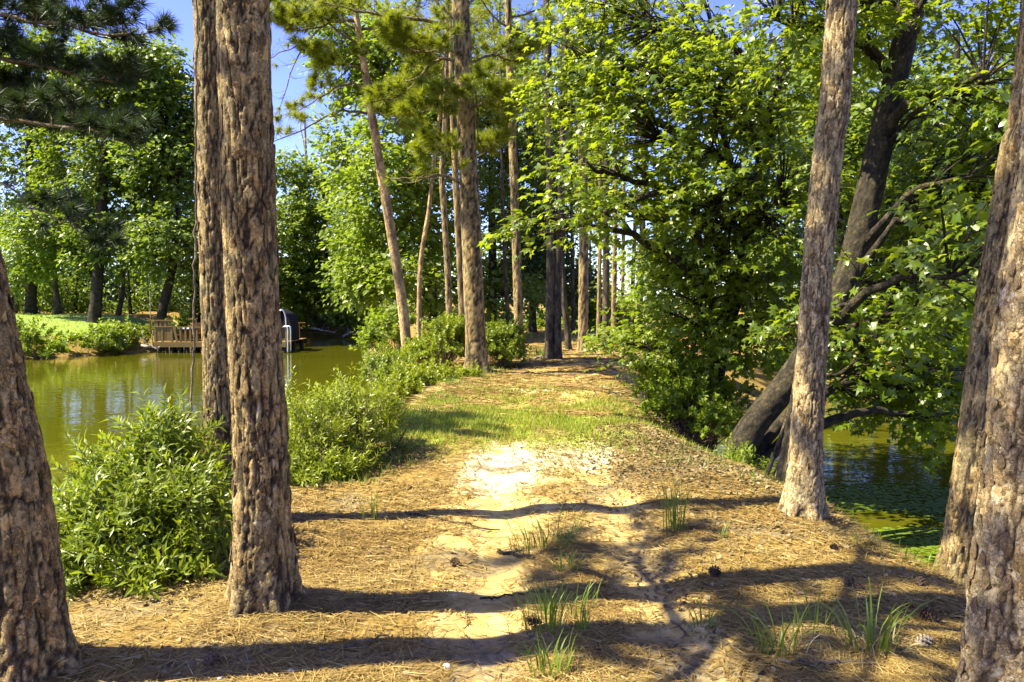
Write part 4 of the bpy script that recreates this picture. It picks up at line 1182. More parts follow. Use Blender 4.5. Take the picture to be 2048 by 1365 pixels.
for px in range(1440, 1720, 20):
    cs.append(at(px, 768 + random.uniform(-14, 8), 21.5 + 2.5 * random.random())); rs.append(np.array([.6, .6, .5]))
wood_mass('undergrowth', cs, rs, 50000, .30, 'far_leaf')
cs, rs = [], []
for px in list(range(-160, 420, 30)) + list(range(500, 760, 30)):
    for py in (625, 570):
        d = random.uniform(66, 74)
        cs.append(at(px, py, d)); rs.append(np.array([1.6, 1.6, 2.4]))
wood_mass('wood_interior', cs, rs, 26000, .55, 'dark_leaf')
for k, (px, d, w, lean) in enumerate([(30, 58, 12, 4), (118, 55, 17, -6), (150, 60, 9, 3), (236, 58, 12, 8), (262, 61, 8, -4), (385, 66, 12, 3), (575, 68, 9, 2), (625, 69, 7, 1), (645, 68, 12, -2), (663, 70, 7, 3), (677, 69, 9, 2), (735, 62, 8, -3)]):
    lab = ('thin dark trunk in the shade of the woods behind the lawn', 'dark trunks behind the lawn') if px < 420 else ('thin trunk standing in the gap of light on the far shore', 'trunks on the far shore')
    x = at(px, 650, d)
    g = np.array([x[0], d, gz(x[0], d)])
    r0 = thing('understory_tree', lab[0], 'tree', g, lab[1])
    P = resample([g - np.array([0, 0, .1]), at(px + lean, 590, d), at(px + lean * 1.4, 540, d), at(px + lean * 2, 480, d)], 14)
    part('trunk', [tube(P, np.linspace(w / F * d / 2, .05, 14), 8)], M['bark_dark' if px < 420 else 'bark_far'], r0)
    c = P[-1]
    crown(r0, P, .2, [(c, np.array([1.6, 1.6, 1.6]), 1)], 30, 10, .3, BROAD, 'dark_leaf', .8)

# the bare snag above the far trees
g0 = at(611, 655, 70); g0[2] = gz(g0[0], 70)
sn = thing('dead_snag', 'bare pale dead tree rising above the far shore trees', 'tree', g0)
P = resample([g0, at(612, 500, 70), at(612, 380, 70), at(611, 290, 70), at(608, 225, 70)], 18)
part('trunk', [tube(P, np.linspace(.32, .09, 18), 9)], M['dead_wood'], sn)
for a, b, c in (((611, 330), (596, 300), (588, 285)), ((611, 350), (622, 318), (630, 300)), ((611, 300), (602, 262), (600, 245)), ((612, 370), (600, 350), (590, 345))):
    part('branch', [tube(resample([at(*a, 70), at(*b, 70), at(*c, 70)], 6), np.linspace(.11, .03, 6), 5)], M['dead_wood'], sn)
g0 = at(700, 660, 66); g0[2] = gz(g0[0], 66)
sn = thing('dead_snag', 'forked dead top poking out beside the leafy trees at the end of the far shore', 'tree', g0)
P = resample([g0, at(701, 520, 66), at(700, 400, 66), at(697, 320, 66), at(700, 272, 66)], 18)
part('trunk', [tube(P, np.linspace(.26, .05, 18), 8)], M['dead_wood'], sn)
for a, b, c in (((698, 330), (690, 308), (678, 300)), ((697, 345), (706, 320), (712, 306))):
    part('branch', [tube(resample([at(*a, 66), at(*b, 66), at(*c, 66)], 6), np.linspace(.09, .03, 6), 5)], M['dead_wood'], sn)

# fallen limbs lying in the water at the far shore
for lab, pts in (('pale fallen limb slanting down into the water on the far shore', [(620, 657, 61), (645, 661, 60.5), (672, 665, 60)]),
                 ('grey fallen branch half under water at the end of the far shore', [(684, 674, 57), (700, 668, 57.5), (716, 667, 58)]),
                 ('pale stick lying on the muddy waterline below the lawn bushes', [(283, 690, 42.2), (300, 694, 41.8), (318, 697, 41.5)])):
    P = resample(pix_path(pts), 12)
    P[1:-1] += .05 * RNG.normal(size=(10, 3))
    r0 = thing('fallen_limb', lab, 'branch', P[0])
    part('stem', [tube(P, np.linspace(.10, .04, 12), 7)], M['dead_wood'], r0)
    for k in (3, 5, 8):
        q = P[k]
        e = q + np.array([random.uniform(-.5, .5), random.uniform(-.4, .4), random.uniform(.3, .9)])
        part('side_branch', [tube(resample([q, (q + e) / 2 + .08 * rdir(1)[0], e], 6), np.linspace(.035, .012, 6), 5)], M['dead_wood'], r0)

# ------------------------------------------------------------------ wooden deck across the pond
DD = 42.0
def dz(py, d=DD):
    return at(1024, py, d)[2]
def dx(px, d=DD):
    return at(px, 650, d)[0]
x0, x1, zf_ = dx(308), dx(574), dz(684)
deck = thing('wooden_deck', 'yellow lumber deck with railings on dark piles over the pond', 'deck', (x0, DD, WATER_Z))
n_ = 38
for k in range(n_):
    w = (x1 - x0) / n_
    part('deck_board', [box((x0 + (k + .5) * w, DD + 1.9, zf_ - .02 + .004 * (k % 3)), (w * .93, 4.2, .04))], M['deck_wood'], deck, smooth=False)
part('fascia', [box(((x0 + x1) / 2, DD - .22, zf_ - .16), (x1 - x0, .05, .24))], M['deck_wood'], deck, smooth=False)
part('joist', [box(((x0 + x1) / 2, DD + 3.9, zf_ - .17), (x1 - x0, .06, .24))], M['pile'], deck, smooth=False)
for px in (316, 330, 341, 356, 372, 386, 402, 430, 460, 490, 520, 548, 566):
    for yy in (DD + .1, DD + 2.0, DD + 3.7):
        part('pile', [tube([(dx(px), yy, -2.3), (dx(px), yy, zf_ - .05)], [.13, .12], 9)], M['pile'], deck)
def rail(xa, xb, y, zb, zt, posts, thing_):
    part('top_rail', [box(((xa + xb) / 2, y, zt), (abs(xb - xa), .13, .05))], M['deck_wood'], thing_, smooth=False)
    for p in posts:
        part('post', [box((p, y, (zb + zt) / 2 - .015), (.095, .095, zt - zb - .03))], M['deck_wood'], thing_, smooth=False)
zt_ = dz(653.5)
rail(dx(311), dx(346), DD - .1, zf_, zt_, [dx(312), dx(326), dx(345)], deck)
for k, px in enumerate((315, 318, 321, 323.5, 328.5, 331, 333.5, 336, 339, 342)):
    part('picket', [box((dx(px), DD - .12, (zf_ + zt_) / 2), (.085, .03, zt_ - zf_ - .10))], M['deck_wood'], deck, smooth=False)
rail(dx(356), dx(574), DD - .1, zf_, dz(655), [dx(p) for p in (362.5, 372.5, 382, 395, 412, 430, 450, 470, 490, 510, 530, 548, 560, 573)], deck)
part('lower_rail', [box(((dx(356) + dx(574)) / 2, DD - .1, zf_ + .14), (dx(574) - dx(356), .05, .07))], M['deck_wood'], deck, smooth=False)
part('gate_post', [box((dx(353), DD - .15, (zf_ + zt_) / 2), (.12, .05, zt_ - zf_ + .1), 0, -.2)], M['deck_wood'], deck, smooth=False)
rail(dx(396), dx(574), DD + 3.7, zf_, dz(650), [dx(p) for p in (400, 440, 480, 520, 560)], deck)
# the landing that joins it to the lawn
lx0, lx1, lz = dx(284), dx(348), dz(664)
land = thing('deck_landing', 'raised landing with a long yellow handrail joining the deck to the bushy bank', 'deck', (lx0, DD + 1.2, gz(lx0, DD + 1.2)))
for k in range(9):
    w = (dx(312) - lx0) / 9
    part('deck_board', [box((lx0 + (k + .5) * w, DD + 1.6, lz - .02), (w * .92, 1.8, .04))], M['red_wood'], land, smooth=False)
zt2 = dz(642)
rail(lx0 - .1, dx(336), DD + .8, lz, zt2, [dx(286), dx(297), dx(301), dx(308), dx(318)], land)
for px in (311, 314, 320, 322.5, 326):
    part('picket', [box((dx(px), DD + .82, (zf_ + zt2) / 2 + .2), (.07, .03, .75))], M['deck_wood'], land, smooth=False)
P = np.array([(dx(334), DD + .8, zt2), (dx(346), DD + .5, dz(646)), (dx(356), DD + .1, dz(651))])
part('sloping_handrail', [tube(P, [.05, .05, .05], 6)], M['deck_wood'], land)
for px in (288, 300, 308):
    part('pile', [tube([(dx(px), DD + 1.5, -1.9), (dx(px), DD + 1.5, lz - .05)], [.11, .10], 8)], M['pile'], land)
# things on the deck
tb = thing('deck_table', 'red brown box table with a pale top standing behind the deck railing', 'table', (dx(364), DD + .7, zf_))
part('top', [box((dx(363), DD + .7, dz(658.5)), (.62, .7, .05))], M['white_paint'], tb, smooth=False)
part('body', [box((dx(364), DD + .7, (zf_ + dz(660)) / 2), (.52, .55, dz(660) - zf_))], M['red_wood'], tb, smooth=False)
ch = thing('deck_chair', 'dark red wooden chair between the box table and the paired pines', 'chair', (dx(381), DD + .8, zf_))
part('seat', [box((dx(381), DD + .8, zf_ + .42), (.5, .48, .05))], M['red_wood'], ch, smooth=False)
part('backrest', [box((dx(381), DD + 1.04, zf_ + .72), (.5, .05, .6))], M['red_wood'], ch, smooth=False)
for sx in (-.21, .21):
    for sy in (-.2, .2):
        part('leg', [box((dx(381) + sx, DD + .8 + sy, zf_ + .2), (.055, .055, .4))], M['red_wood'], ch, smooth=False)
bn = thing('deck_bench', 'low red brown bench by the opening in the deck railing', 'bench', (dx(347), DD + .9, zf_))
part('seat', [box((dx(347.5), DD + .9, zf_ + .33), (.55, .4, .05))], M['red_wood'], bn, smooth=False)
for sx in (-.2, .2):
    part('leg', [box((dx(347.5) + sx, DD + .9, zf_ + .15), (.06, .36, .3))], M['red_wood'], bn, smooth=False)
# black hooped cover
cv = thing('hooped_cover', 'black arched cover with a pale hoop standing on the deck behind the paired pines', 'cover', (dx(470), DD + 2, zf_))
xa, xb, zt3 = dx(374), dx(571), dz(617)
th = np.linspace(0, np.pi, 25)
cx_, rx_ = (xa + xb) / 2, (xb - xa) / 2
prof = np.stack([cx_ + rx_ * np.sign(np.cos(th)) * np.abs(np.cos(th)) ** .35, zf_ + (zt3 - zf_) * np.abs(np.sin(th)) ** .55], 1)
ys = [DD + 1.1, DD + 1.9, DD + 2.7]
V = np.array([(p[0], y, p[1]) for y in ys for p in prof])
n = len(prof)
Fq = np.array([(r * n + k, r * n + k + 1, (r + 1) * n + k + 1, (r + 1) * n + k) for r in range(2) for k in range(n - 1)])
cap = [np.array([[r * n + k for k in range(n)]]) for r in (0, 2)]
part('canvas', [(V, [Fq] + cap)], M['black_cover'], cv)
hp = resample([at(556, 660, DD + .6), at(556.5, 640, DD + .6), at(558, 626, DD + .6), at(563, 620, DD + .6), at(568, 625, DD + .6), at(571, 636, DD + .6), at(572, 655, DD + .6)], 24)
part('hoop', [tube(hp, np.full(24, .035), 7)], M['pale_metal'], cv)
ld = resample([at(566, 654, DD - .3), at(572, 653.5, DD - .32), at(575, 657, DD - .35), at(575.3, 680, DD - .36), at(575.3, 706, DD - .36)], 20)
o = thing('ladder_handrail', 'pale metal ladder rail curving down into the water at the deck end', 'handrail', ld[-1])
part('rail_pipe', [tube(ld, np.full(20, .035), 7)], M['pale_metal'], o)
part('rail_pipe', [tube(ld + np.array([.0, .55, 0]), np.full(20, .035), 7)], M['pale_metal'], o)
pl = resample([at(301.5, 643, DD + .9), at(300.5, 600, DD + .9), at(299.5, 583, DD + .9)], 8)
o = part('thin_pole', [tube(pl, np.linspace(.03, .022, 8), 7)], M['dead_wood'])
tag(o, 'thin pale pole standing up from the landing handrail in front of the dark woods', 'pole')

# ------------------------------------------------------------------ shrubs
shrub('big leafy bush filling the bank between the dark edge pine and the stout pine', at(300, 1200, 4.75)[:2],
      [ell(300, 1010, 4.85, 125, 95, .45), ell(335, 890, 5.1, 40, 40, .25, .7), ell(390, 1060, 4.7, 80, 130, .4), ell(250, 1110, 4.55, 120, 110, .45), ell(350, 940, 5.0, 75, 90, .35), ell(185, 1080, 4.7, 75, 90, .4), ell(380, 1180, 4.45, 70, 65, .3), ell(225, 960, 5.1, 70, 45, .3, .7), ell(290, 1235, 4.2, 40, 35, .15), ell(150, 1190, 4.6, 55, 60, .3)],
      1150, 15, .080, big=300, stem_n=14, twig=.16)
shrub('sunny yellow green bush between the stout pine and the pale sand', at(665, 1010, 7.2)[:2],
      [ell(700, 855, 7.6, 85, 80, .6), ell(760, 830, 8.2, 45, 45, .45), ell(640, 920, 7.2, 75, 85, .5), ell(590, 960, 6.9, 50, 75, .4), ell(735, 840, 8.0, 60, 55, .5), ell(680, 960, 7.0, 80, 55, .4), ell(620, 850, 7.8, 50, 50, .5), ell(640, 985, 6.8, 70, 55, .35), ell(590, 880, 7.3, 40, 90, .4)],
      1700, 14, .062, 'sunlit_yellow_shrub', big=280, stem_n=14, twig=.15)
shrub('rounded bush at the foot of the slim tan leaning pine', at(845, 790, 15)[:2], [ell(850, 772, 15.3, 70, 34, .7), ell(800, 785, 15, 40, 20, .5), ell(885, 775, 15.6, 35, 30, .5), ell(930, 772, 15.8, 30, 18, .4)], 1000, 14, .062, 'sunlit_yellow_shrub', twig=.16, tmpl=BROAD)
shrub('low bush spilling down the bank to the pond below the slim tan pine', at(790, 790, 15.5)[:2], [ell(785, 770, 15.6, 40, 40, .7), ell(760, 745, 16.5, 35, 35, .7), ell(820, 775, 15.8, 35, 20, .5), ell(800, 735, 16.8, 40, 28, .6)], 800, 14, .065, 'shrub', twig=.16, tmpl=BROAD)
shrub('tall bush tucked behind the foot of the tall middle pine, on the pond side', at(880, 730, 18)[:2], [ell(890, 690, 18, 50, 48, .9), ell(845, 715, 18.3, 40, 30, .7), ell(915, 675, 18.2, 35, 35, .6)], 900, 14, .075, 'sunlit_yellow_shrub', twig=.18, tmpl=BROAD)
shrub('bush on the path side of the tall middle pine', at(1000, 735, 18.5)[:2], [ell(1000, 692, 18.5, 42, 45, .8), ell(1025, 715, 18.6, 25, 22, .5), ell(975, 680, 18.4, 25, 40, .5), ell(1020, 680, 18.8, 25, 25, .5)], 800, 14, .075, 'shrub', twig=.18, tmpl=BROAD)
shrub('pale leaved shrub hanging over the pond left of the slim tan pine', at(790, 720, 22.5)[:2], [ell(775, 675, 22.5, 38, 42, .8), ell(750, 692, 22, 28, 20, .5), ell(795, 645, 23, 28, 22, .6)], 210, 10, .16, 'bright_leaf', twig=.3, tmpl=STAR)
shrub('low green bush on the path edge below the sunlit low sweetgum', at(1385, 850, 10.6)[:2], [ell(1390, 825, 10.7, 70, 50, .6), ell(1335, 815, 10.9, 50, 45, .5), ell(1440, 860, 10.2, 45, 40, .5), ell(1375, 770, 11.0, 60, 45, .5), ell(1470, 815, 11.2, 50, 45, .6), ell(1310, 770, 11.6, 40, 40, .5)], 760, 13, .075, 'bright_leaf', twig=.16, tmpl=BROAD)
shrub('small leafy sprout at the waterline between leaning sweetgum and scaly pine', at(1500, 955, 8.2)[:2], [ell(1500, 940, 8.2, 35, 35, .3), ell(1475, 925, 8.4, 20, 20, .2)], 60, 9, .075, 'bright_leaf', twig=.14, stem_n=5)
shrub('thin spotted sprout at the end of the sunny bush beside the sand', at(790, 930, 8.1)[:2], [ell(792, 900, 8.1, 25, 40, .2)], 30, 8, .05, 'shrub', twig=.12, stem_n=5, tmpl=LANCE)
for label, px, py, d, lb, mat, nt in [
    ('tall weedy bush on the far bank showing past the dark edge pine', 70, 712, 37.5, [ell(70, 690, 37.8, 45, 32, .9), ell(45, 680, 38, 30, 30, .8), ell(110, 705, 37.5, 25, 18, .5)], 'bright_leaf', 200),
    ('pale yellow green bush at the water below the lawn tree', 170, 703, 39.5, [ell(175, 690, 39.8, 42, 18, .9), ell(205, 672, 41, 30, 15, .8)], 'bright_leaf', 150),
    ('dark green bush on the far bank next to the deck landing', 255, 698, 42.5, [ell(255, 675, 42.8, 40, 22, .9), ell(235, 690, 42.2, 30, 12, .6), ell(280, 668, 43.5, 20, 16, .6)], 'shrub', 200),
    ('low brush at the waterline in front of the deck landing', 225, 705, 41.2, [ell(222, 700, 41.2, 30, 9, .5)], 'shrub', 60),
    ('bushy sapling behind the deck table', 372, 664, 47, [ell(372, 652, 47, 18, 18, .6), ell(352, 655, 47.5, 12, 10, .5)], 'bright_leaf', 60),
    ('bush at the deck end on the far shore', 600, 660, 65, [ell(602, 652, 61.5, 22, 16, 1.0), ell(585, 640, 62, 16, 18, .8)], 'shrub', 100),
    ('light green vines heaped below the thin trunks on the far shore', 632, 640, 63, [ell(600, 600, 62, 30, 40, 1.2), ell(640, 622, 62, 34, 34, 1.2), ell(690, 640, 60.5, 30, 24, .9), ell(725, 648, 58, 20, 18, .8)], 'bright_leaf', 420),
]:
    shrub(label, at(px, py, d)[:2], lb, nt, 14, .20, mat, BROAD, stem_n=4, twig=.35)

# ------------------------------------------------------------------ grass and weeds
def blades(n, base, spread, h, w, bend, seed, arch=.6):
    """Bent strips: (list of (V,F)) one per blade."""
    rg = np.random.default_rng(seed)
    out = []
    for k in range(n):
        a = rg.uniform(0, 6.28)
        r = spread * math.sqrt(rg.random())
        b = np.array([base[0] + r * math.cos(a), base[1] + r * math.sin(a) * .7, 0])
        b[2] = gz(b[0], b[1]) - .01
        hh = h * rg.uniform(.45, 1.1)
        dr = nrm(np.array([math.cos(a + rg.uniform(-.8, .8)), math.sin(a + rg.uniform(-.8, .8)) * .7, 0]))
        t = np.linspace(0, 1, 7)
        bb = bend * rg.uniform(.3, 1.25)
        ang = bb * t ** 1.3
        st = hh / 6
        xz = np.stack([np.concatenate([[0], np.cumsum(np.sin(ang[1:]) * st)]), np.concatenate([[0], np.cumsum(np.cos(ang[1:]) * st)])], 1)
        P = b + dr * xz[:, :1] + np.array([0, 0, 1.0]) * xz[:, 1:]
        sd = nrm(np.cross(dr, [0, 0, 1.0]) + .3 * rg.normal(size=3))
        ww = .72 * w * rg.uniform(.7, 1.2) * np.array([.7, 1, 1, .9, .75, .5, .05])
        V = np.concatenate([P - sd * ww[:, None] / 2, P + sd * ww[:, None] / 2])
        Fq = np.array([(i, i + 7, i + 8, i + 1) for i in range(6)])
        out.append((V, Fq))
    return out

def tuft(label, px, py, n, spread, h, w, bend, singles, mat='weed', dry=0, seed=0, d=None, cat='grass tuft'):
    g = gp(px, py) if d is None else at(px, py, d)
    g[2] = gz(g[0], g[1])
    r0 = thing('grass_tuft', label, cat, g)
    bl = blades(int(n * 2.1), g, spread, h, w, bend, seed)
    for b in bl[:singles]:
        part('blade', [b], M[mat], r0)
    if bl[singles:]:
        part('blades', bl[singles:], M[mat], r0, kind='stuff')
    if dry:
        part('dry_blades', blades(dry, g, spread * 1.2, h * .45, w * .7, 1.9, seed + 5), M['dry_grass'], r0, kind='stuff')

tuft('wide low clump of wild grass mid track, just past the dark forked stick', 1085, 1092, 40, .26, .26, .010, 1.3, 16, dry=40, seed=1)
tuft('upright dark grass clump standing in the shade right of the track', 1352, 1062, 22, .09, .42, .009, .45, 14, seed=2, dry=8)
tuft('small bright tuft between the wide clump and the tall weedy tuft on the track', 1132, 1142, 16, .09, .14, .008, 1.0, 10, seed=3, dry=10)
tuft('tall straggly weed tuft across the trunk shadows in mid track', 1092, 1262, 16, .10, .30, .010, .8, 14, seed=4, dry=14)
tuft('spreading tuft with dry stems behind the tall straggly one', 1125, 1225, 30, .20, .17, .009, 1.0, 14, seed=5, dry=40)
tuft('single narrow tuft at the shadow edge right of the tall straggly one', 1162, 1262, 7, .04, .22, .008, .6, 7, seed=6)
tuft('green tuft cut by the lower edge of the picture', 1100, 1352, 22, .10, .20, .011, .9, 14, seed=7)
tuft('large tuft of long arching blades before the bright plated pine', 1742, 1302, 16, .12, .36, .013, 1.45, 16, seed=8, dry=40)
tuft('arching tuft with one long drooping blade, nearest the bottom edge', 1560, 1310, 11, .11, .30, .012, 1.4, 11, seed=9, dry=26)
tuft('thin upright shaded tuft behind the two arching tufts', 1626, 1262, 10, .12, .24, .008, .7, 10, seed=10, dry=6)
tuft('small bent tuft on the sunlit sand of the wheel track', 1408, 1262, 9, .08, .17, .010, 1.3, 9, seed=11, dry=20)
tuft('dry pale grass tuft at the foot of the sunny bush', 742, 1040, 12, .10, .26, .007, .9, 10, seed=12, dry=46)
tuft('creeping green weed on the pale sand', 1112, 948, 34, .20, .045, .014, 1.5, 0, seed=13)
tuft('tiny sprout among dry leaves beyond the upright clump', 1441, 1078, 7, .04, .14, .008, .8, 7, seed=14)
tuft('little yellow sprig in the sunny wheel track', 1048, 1312, 6, .05, .08, .006, .7, 6, seed=15)
tuft('tall reed blades arching above the sunny bush over the pond', 735, 800, 8, .10, .85, .012, 1.3, 8, seed=16, d=8.6)
tuft('lone tall reed beside the stout pine over the pond', 690, 800, 4, .10, .8, .010, .8, 4, seed=17, d=8.8)
tuft('reeds at the pond edge behind the thinner grey pine', 400, 960, 10, .25, 1.0, .012, .5, 10, seed=18, d=6.4)
tuft('tall thin stalk standing at the pond edge below the dark edge pine', 92, 1200, 5, .2, .5, .008, .6, 5, seed=19, d=4.8)
tuft('low leafy sprigs at the path side where the twin dark pines stand', 1078, 712, 26, .3, .30, .03, .9, 0, seed=20)
tuft('sprig pair further along the path near the twin dark pines', 1098, 716, 16, .2, .25, .03, .9, 0, seed=21)
tuft('weeds at the duckweed edge below the scaly pine', 1730, 1070, 18, .22, .16, .012, 1.0, 6, seed=22)
tuft('weed fringe at the corner of the bank above the duckweed', 1790, 1110, 22, .3, .14, .012, 1.0, 6, seed=23)

# grass on the sunny stretch, the verges and the lawn edge
def grass_field(n, fx, mat, h, w, name='grass'):
    x, y, keep = fx(n)
    x, y = x[keep], y[keep]
    z = height(x, y)
    a = RNG.uniform(0, 6.28, len(x))
    ln = nrm(np.stack([np.cos(a) * .55, np.sin(a) * .55, np.ones(len(x))], 1))
    V = place(*BLADE, np.stack([x, y, z - .01], 1), ln, rdir(len(x)), h * RNG.uniform(.5, 1.2, len(x)), w)
    part(name, [V], M[mat], None, 'stuff', smooth=False)

def f1(n):
    x, y = RNG.uniform(-2.2, 2.5, n), RNG.uniform(7.6, 18, n)
    g = np.exp(-((x - .3) / 1.5) ** 2 - ((y - 10.5) / np.where(y > 10.5, 2.6, 1.6)) ** 2) + .5 * np.exp(-((x + 1.2) / .6) ** 2 - ((y - 10) / 2) ** 2)
    return x, y, RNG.random(n) < g * sst(.38, .60, fbm(x * 1.7, y * 1.7, 0, 61)) * 1.5
grass_field(80000, f1, 'grass', .095, .0095)
def f2(n):
    y = RNG.uniform(6.5, 26, n)
    side = RNG.random(n) < .6
    x = np.where(side, pathx(y) - 1.9 + RNG.normal(size=n) * .45, pathx(y) + 1.9 + RNG.normal(size=n) * .5)
    return x, y, (RNG.random(n) < sst(.46, .66, fbm(x * 1.2, y * 1.2, 0, 62))) & (height(x, y) > -.8)
grass_field(16000, f2, 'weed', .13, .010)
def f3(n):
    y = RNG.uniform(24, 60, n) 
    x = RNG.uniform(-3, 22, n)
    return x, y, (RNG.random(n) < sst(.45, .7, fbm(x * .5, y * .5, 0, 63))) & (height(x, y) > -.3)
grass_field(9000, f3, 'grass', .26, .03)
def f4(n):
    x, y = RNG.uniform(-50, -19, n), RNG.uniform(35, 56, n)
    s = sdf(POND_L, x, y)
    return x, y, (s > .3) & (RNG.random(n) < np.where(s < 2.6, 1, .35))
grass_field(16000, f4, 'grass', .20, .03, 'lawn_grass')

# ------------------------------------------------------------------ litter on the ground
def litter():
    n = 125000
    u = RNG.random(n)
    y = 2.5 * (11.0 / 2.5) ** u
    x = RNG.uniform(-1, 1, n) * (.72 * y + .3)
    x = np.clip(x, -3.6, 4.3)
    s = x - pathx(y)
    z = height(x, y)
    sandy = .95 * np.exp(-((s + .42) / .27) ** 2) + .92 * np.exp(-((s - .48) / .25) ** 2)
    sandy = np.clip(sandy * sst(.22, .5, fbm(x * .9, y * .9, 0, 21) + .1), 0, .94)
    sandy = np.maximum(sandy, .96 * np.exp(-((x + .08) / .5) ** 2 - ((y - 7.2) / 1.1) ** 2))
    sandy = np.maximum(sandy, .9 * np.exp(-((x - .8) / .45) ** 2 - ((y - 8.3) / 1.) ** 2))
    k = (RNG.random(n) > sandy) & (z > WATER_Z + .12) & (RNG.random(n) < .25 + 1.3 * sst(.32, .62, fbm(x * 2.2, y * 2.2, 0, 71)))
    x, y, z = x[k], y[k], z[k]
    N = len(x)
    grad = .02
    a = RNG.uniform(0, 6.28, N)
    V, T = [], []
    for j in range(2):
        aa = a + RNG.normal(size=N) * .16
        d = np.stack([np.cos(aa), np.sin(aa), RNG.uniform(-.06, .10, N)], 1)
        L = RNG.uniform(.07, .17, N)
        sd = np.stack([-np.sin(aa), np.cos(aa), RNG.normal(size=N) * .4], 1)
        wd = (.0009 + .00036 * y)[:, None]
        p = np.stack([x, y, z + RNG.uniform(.002, .016, N)], 1)
        q = p + d * L[:, None]
        q[:, 2] = np.maximum(height(q[:, 0], q[:, 1]) + .003, q[:, 2])
        V.append(np.stack([p - sd * wd, p + sd * wd, q], 1))
    V = np.concatenate(V).reshape(-1, 3)
    part('needle_litter', [(V, np.arange(len(V)).reshape(-1, 3))], M['litter'], None, 'stuff', smooth=False)

litter()

def far_litter(n):
    y = 10.5 * (30 / 10.5) ** RNG.random(n)
    x = pathx(y) + RNG.normal(size=n) * 2.2
    z = height(x, y)
    k = (z > -.6) & (RNG.random(n) < .15 + sst(.35, .65, fbm(x * 1.1, y * 1.1, 0, 75)))
    x, y, z = x[k], y[k], z[k]
    a = RNG.uniform(0, 6.28, len(x))
    d = np.stack([np.cos(a), np.sin(a), .05 + 0 * a], 1)
    sd = np.stack([-np.sin(a), np.cos(a), .3 * RNG.normal(size=len(a))], 1) * (.0011 * y)[:, None]
    p = np.stack([x, y, z + .012], 1)
    V = np.stack([p - sd, p + sd, p + d * RNG.uniform(.12, .3, len(a))[:, None]], 1).reshape(-1, 3)
    part('needle_litter', [(V, np.arange(len(V)).reshape(-1, 3))], M['litter'], None, 'stuff', smooth=False)

far_litter(42000)

def dead_leaves(n, fx, size, name='leaf_litter', mat='dead_leaf'):
    x, y, k = fx(n)
    x, y = x[k], y[k]
    z = height(x, y)
    N = len(x)
    tv = np.array([(0, 0, .0), (.35, .38, .16), (.8, .28, .10), (1, 0, .02), (.7, -.34, .14), (.3, -.36, .10), (.5, 0, -.02)])
    tt = np.array([(6, 0, 5), (6, 5, 4), (6, 4, 3), (6, 3, 2), (6, 2, 1), (6, 1, 0)])
    p = np.stack([x, y, z + .006 + RNG.random(N) * .012], 1)
    a = RNG.uniform(0, 6.28, N)
    part(name, [place(tv, tt, p, np.stack([np.cos(a), np.sin(a), RNG.normal(size=N) * .25], 1), np.array([0, 0, 1.]) + .45 * RNG.normal(size=(N, 3)), size * RNG.uniform(.5, 1.2, N))], M[mat], None, 'stuff', smooth=False)

def l1(n):
    x, y = 1.9 + RNG.normal(size=n) * .62, 8.5 + RNG.normal(size=n) * 1.5
    return x, y, height(x, y) > -1.2
dead_leaves(8500, l1, .040)
def l2(n):
    y = 2.6 * (8.5 / 2.6) ** RNG.random(n)
    x = RNG.uniform(.7, 4.2, n)
    return x, y, (RNG.random(n) < sst(.42, .68, fbm(x * 1.3, y * 1.3, 0, 72))) & (height(x, y) > -1.2)
dead_leaves(5200, l2, .036)
def l3(n):
    y = RNG.uniform(3, 9, n)
    x = RNG.uniform(-3.2, -.6, n)
    return x, y, (RNG.random(n) < .35 * sst(.40, .66, fbm(x * 1.3, y * 1.3, 0, 73)) + .6 * np.exp(-((x + 2.2) / .9) ** 2)) & (height(x, y) > -1.1)
dead_leaves(2200, l3, .036)

# duckweed lying on the water
def duckweed(n, fx):
    x, y, k = fx(n)
    x, y = x[k], y[k]
    N = len(x)
    r = RNG.uniform(.010, .026, N) * (1 + .05 * y)
    a = np.arange(5) * 2 * np.pi / 5
    P = np.stack([x, y, np.full(N, WATER_Z + .004) + RNG.random(N) * .004], 1)
    V = P[:, None] + r[:, None, None] * np.stack([np.cos(a), np.sin(a), 0 * a], 1)[None]
    T = np.array([(0, 1, 2), (0, 2, 3), (0, 3, 4)])[None] + 5 * np.arange(N)[:, None, None]
    part('duckweed', [(V.reshape(-1, 3), T.reshape(-1, 3))], M['duckweed'], None, 'stuff', smooth=False)

def d1(n):
    x, y = RNG.uniform(3.2, 9.5, n), RNG.uniform(3.5, 13.0, n)
    edge = 12.2 - (x - 4) * .25 + 1.5 * (fbm(x * .5, y * .9, 0, 81) - .5)
    p = sst(edge + .6, edge - 1.2, y) * sst(.30, .52, fbm(x * .8, y * 1.6, 0, 82))
    return x, y, (RNG.random(n) < p) & (height(x, y) < WATER_Z + .02)
duckweed(42000, d1)
def d2(n):
    x, y = RNG.uniform(-6.2, -3.1, n), RNG.uniform(3.6, 9.8, n)
    p = sst(2.2, .3, -sdf(POND_L, x, y)) * sst(.34, .5, fbm(x * 1.1, y * 1.1, 0, 83))
    return x, y, (RNG.random(n) < p) & (height(x, y) < WATER_Z + .02)
duckweed(16000, d2)

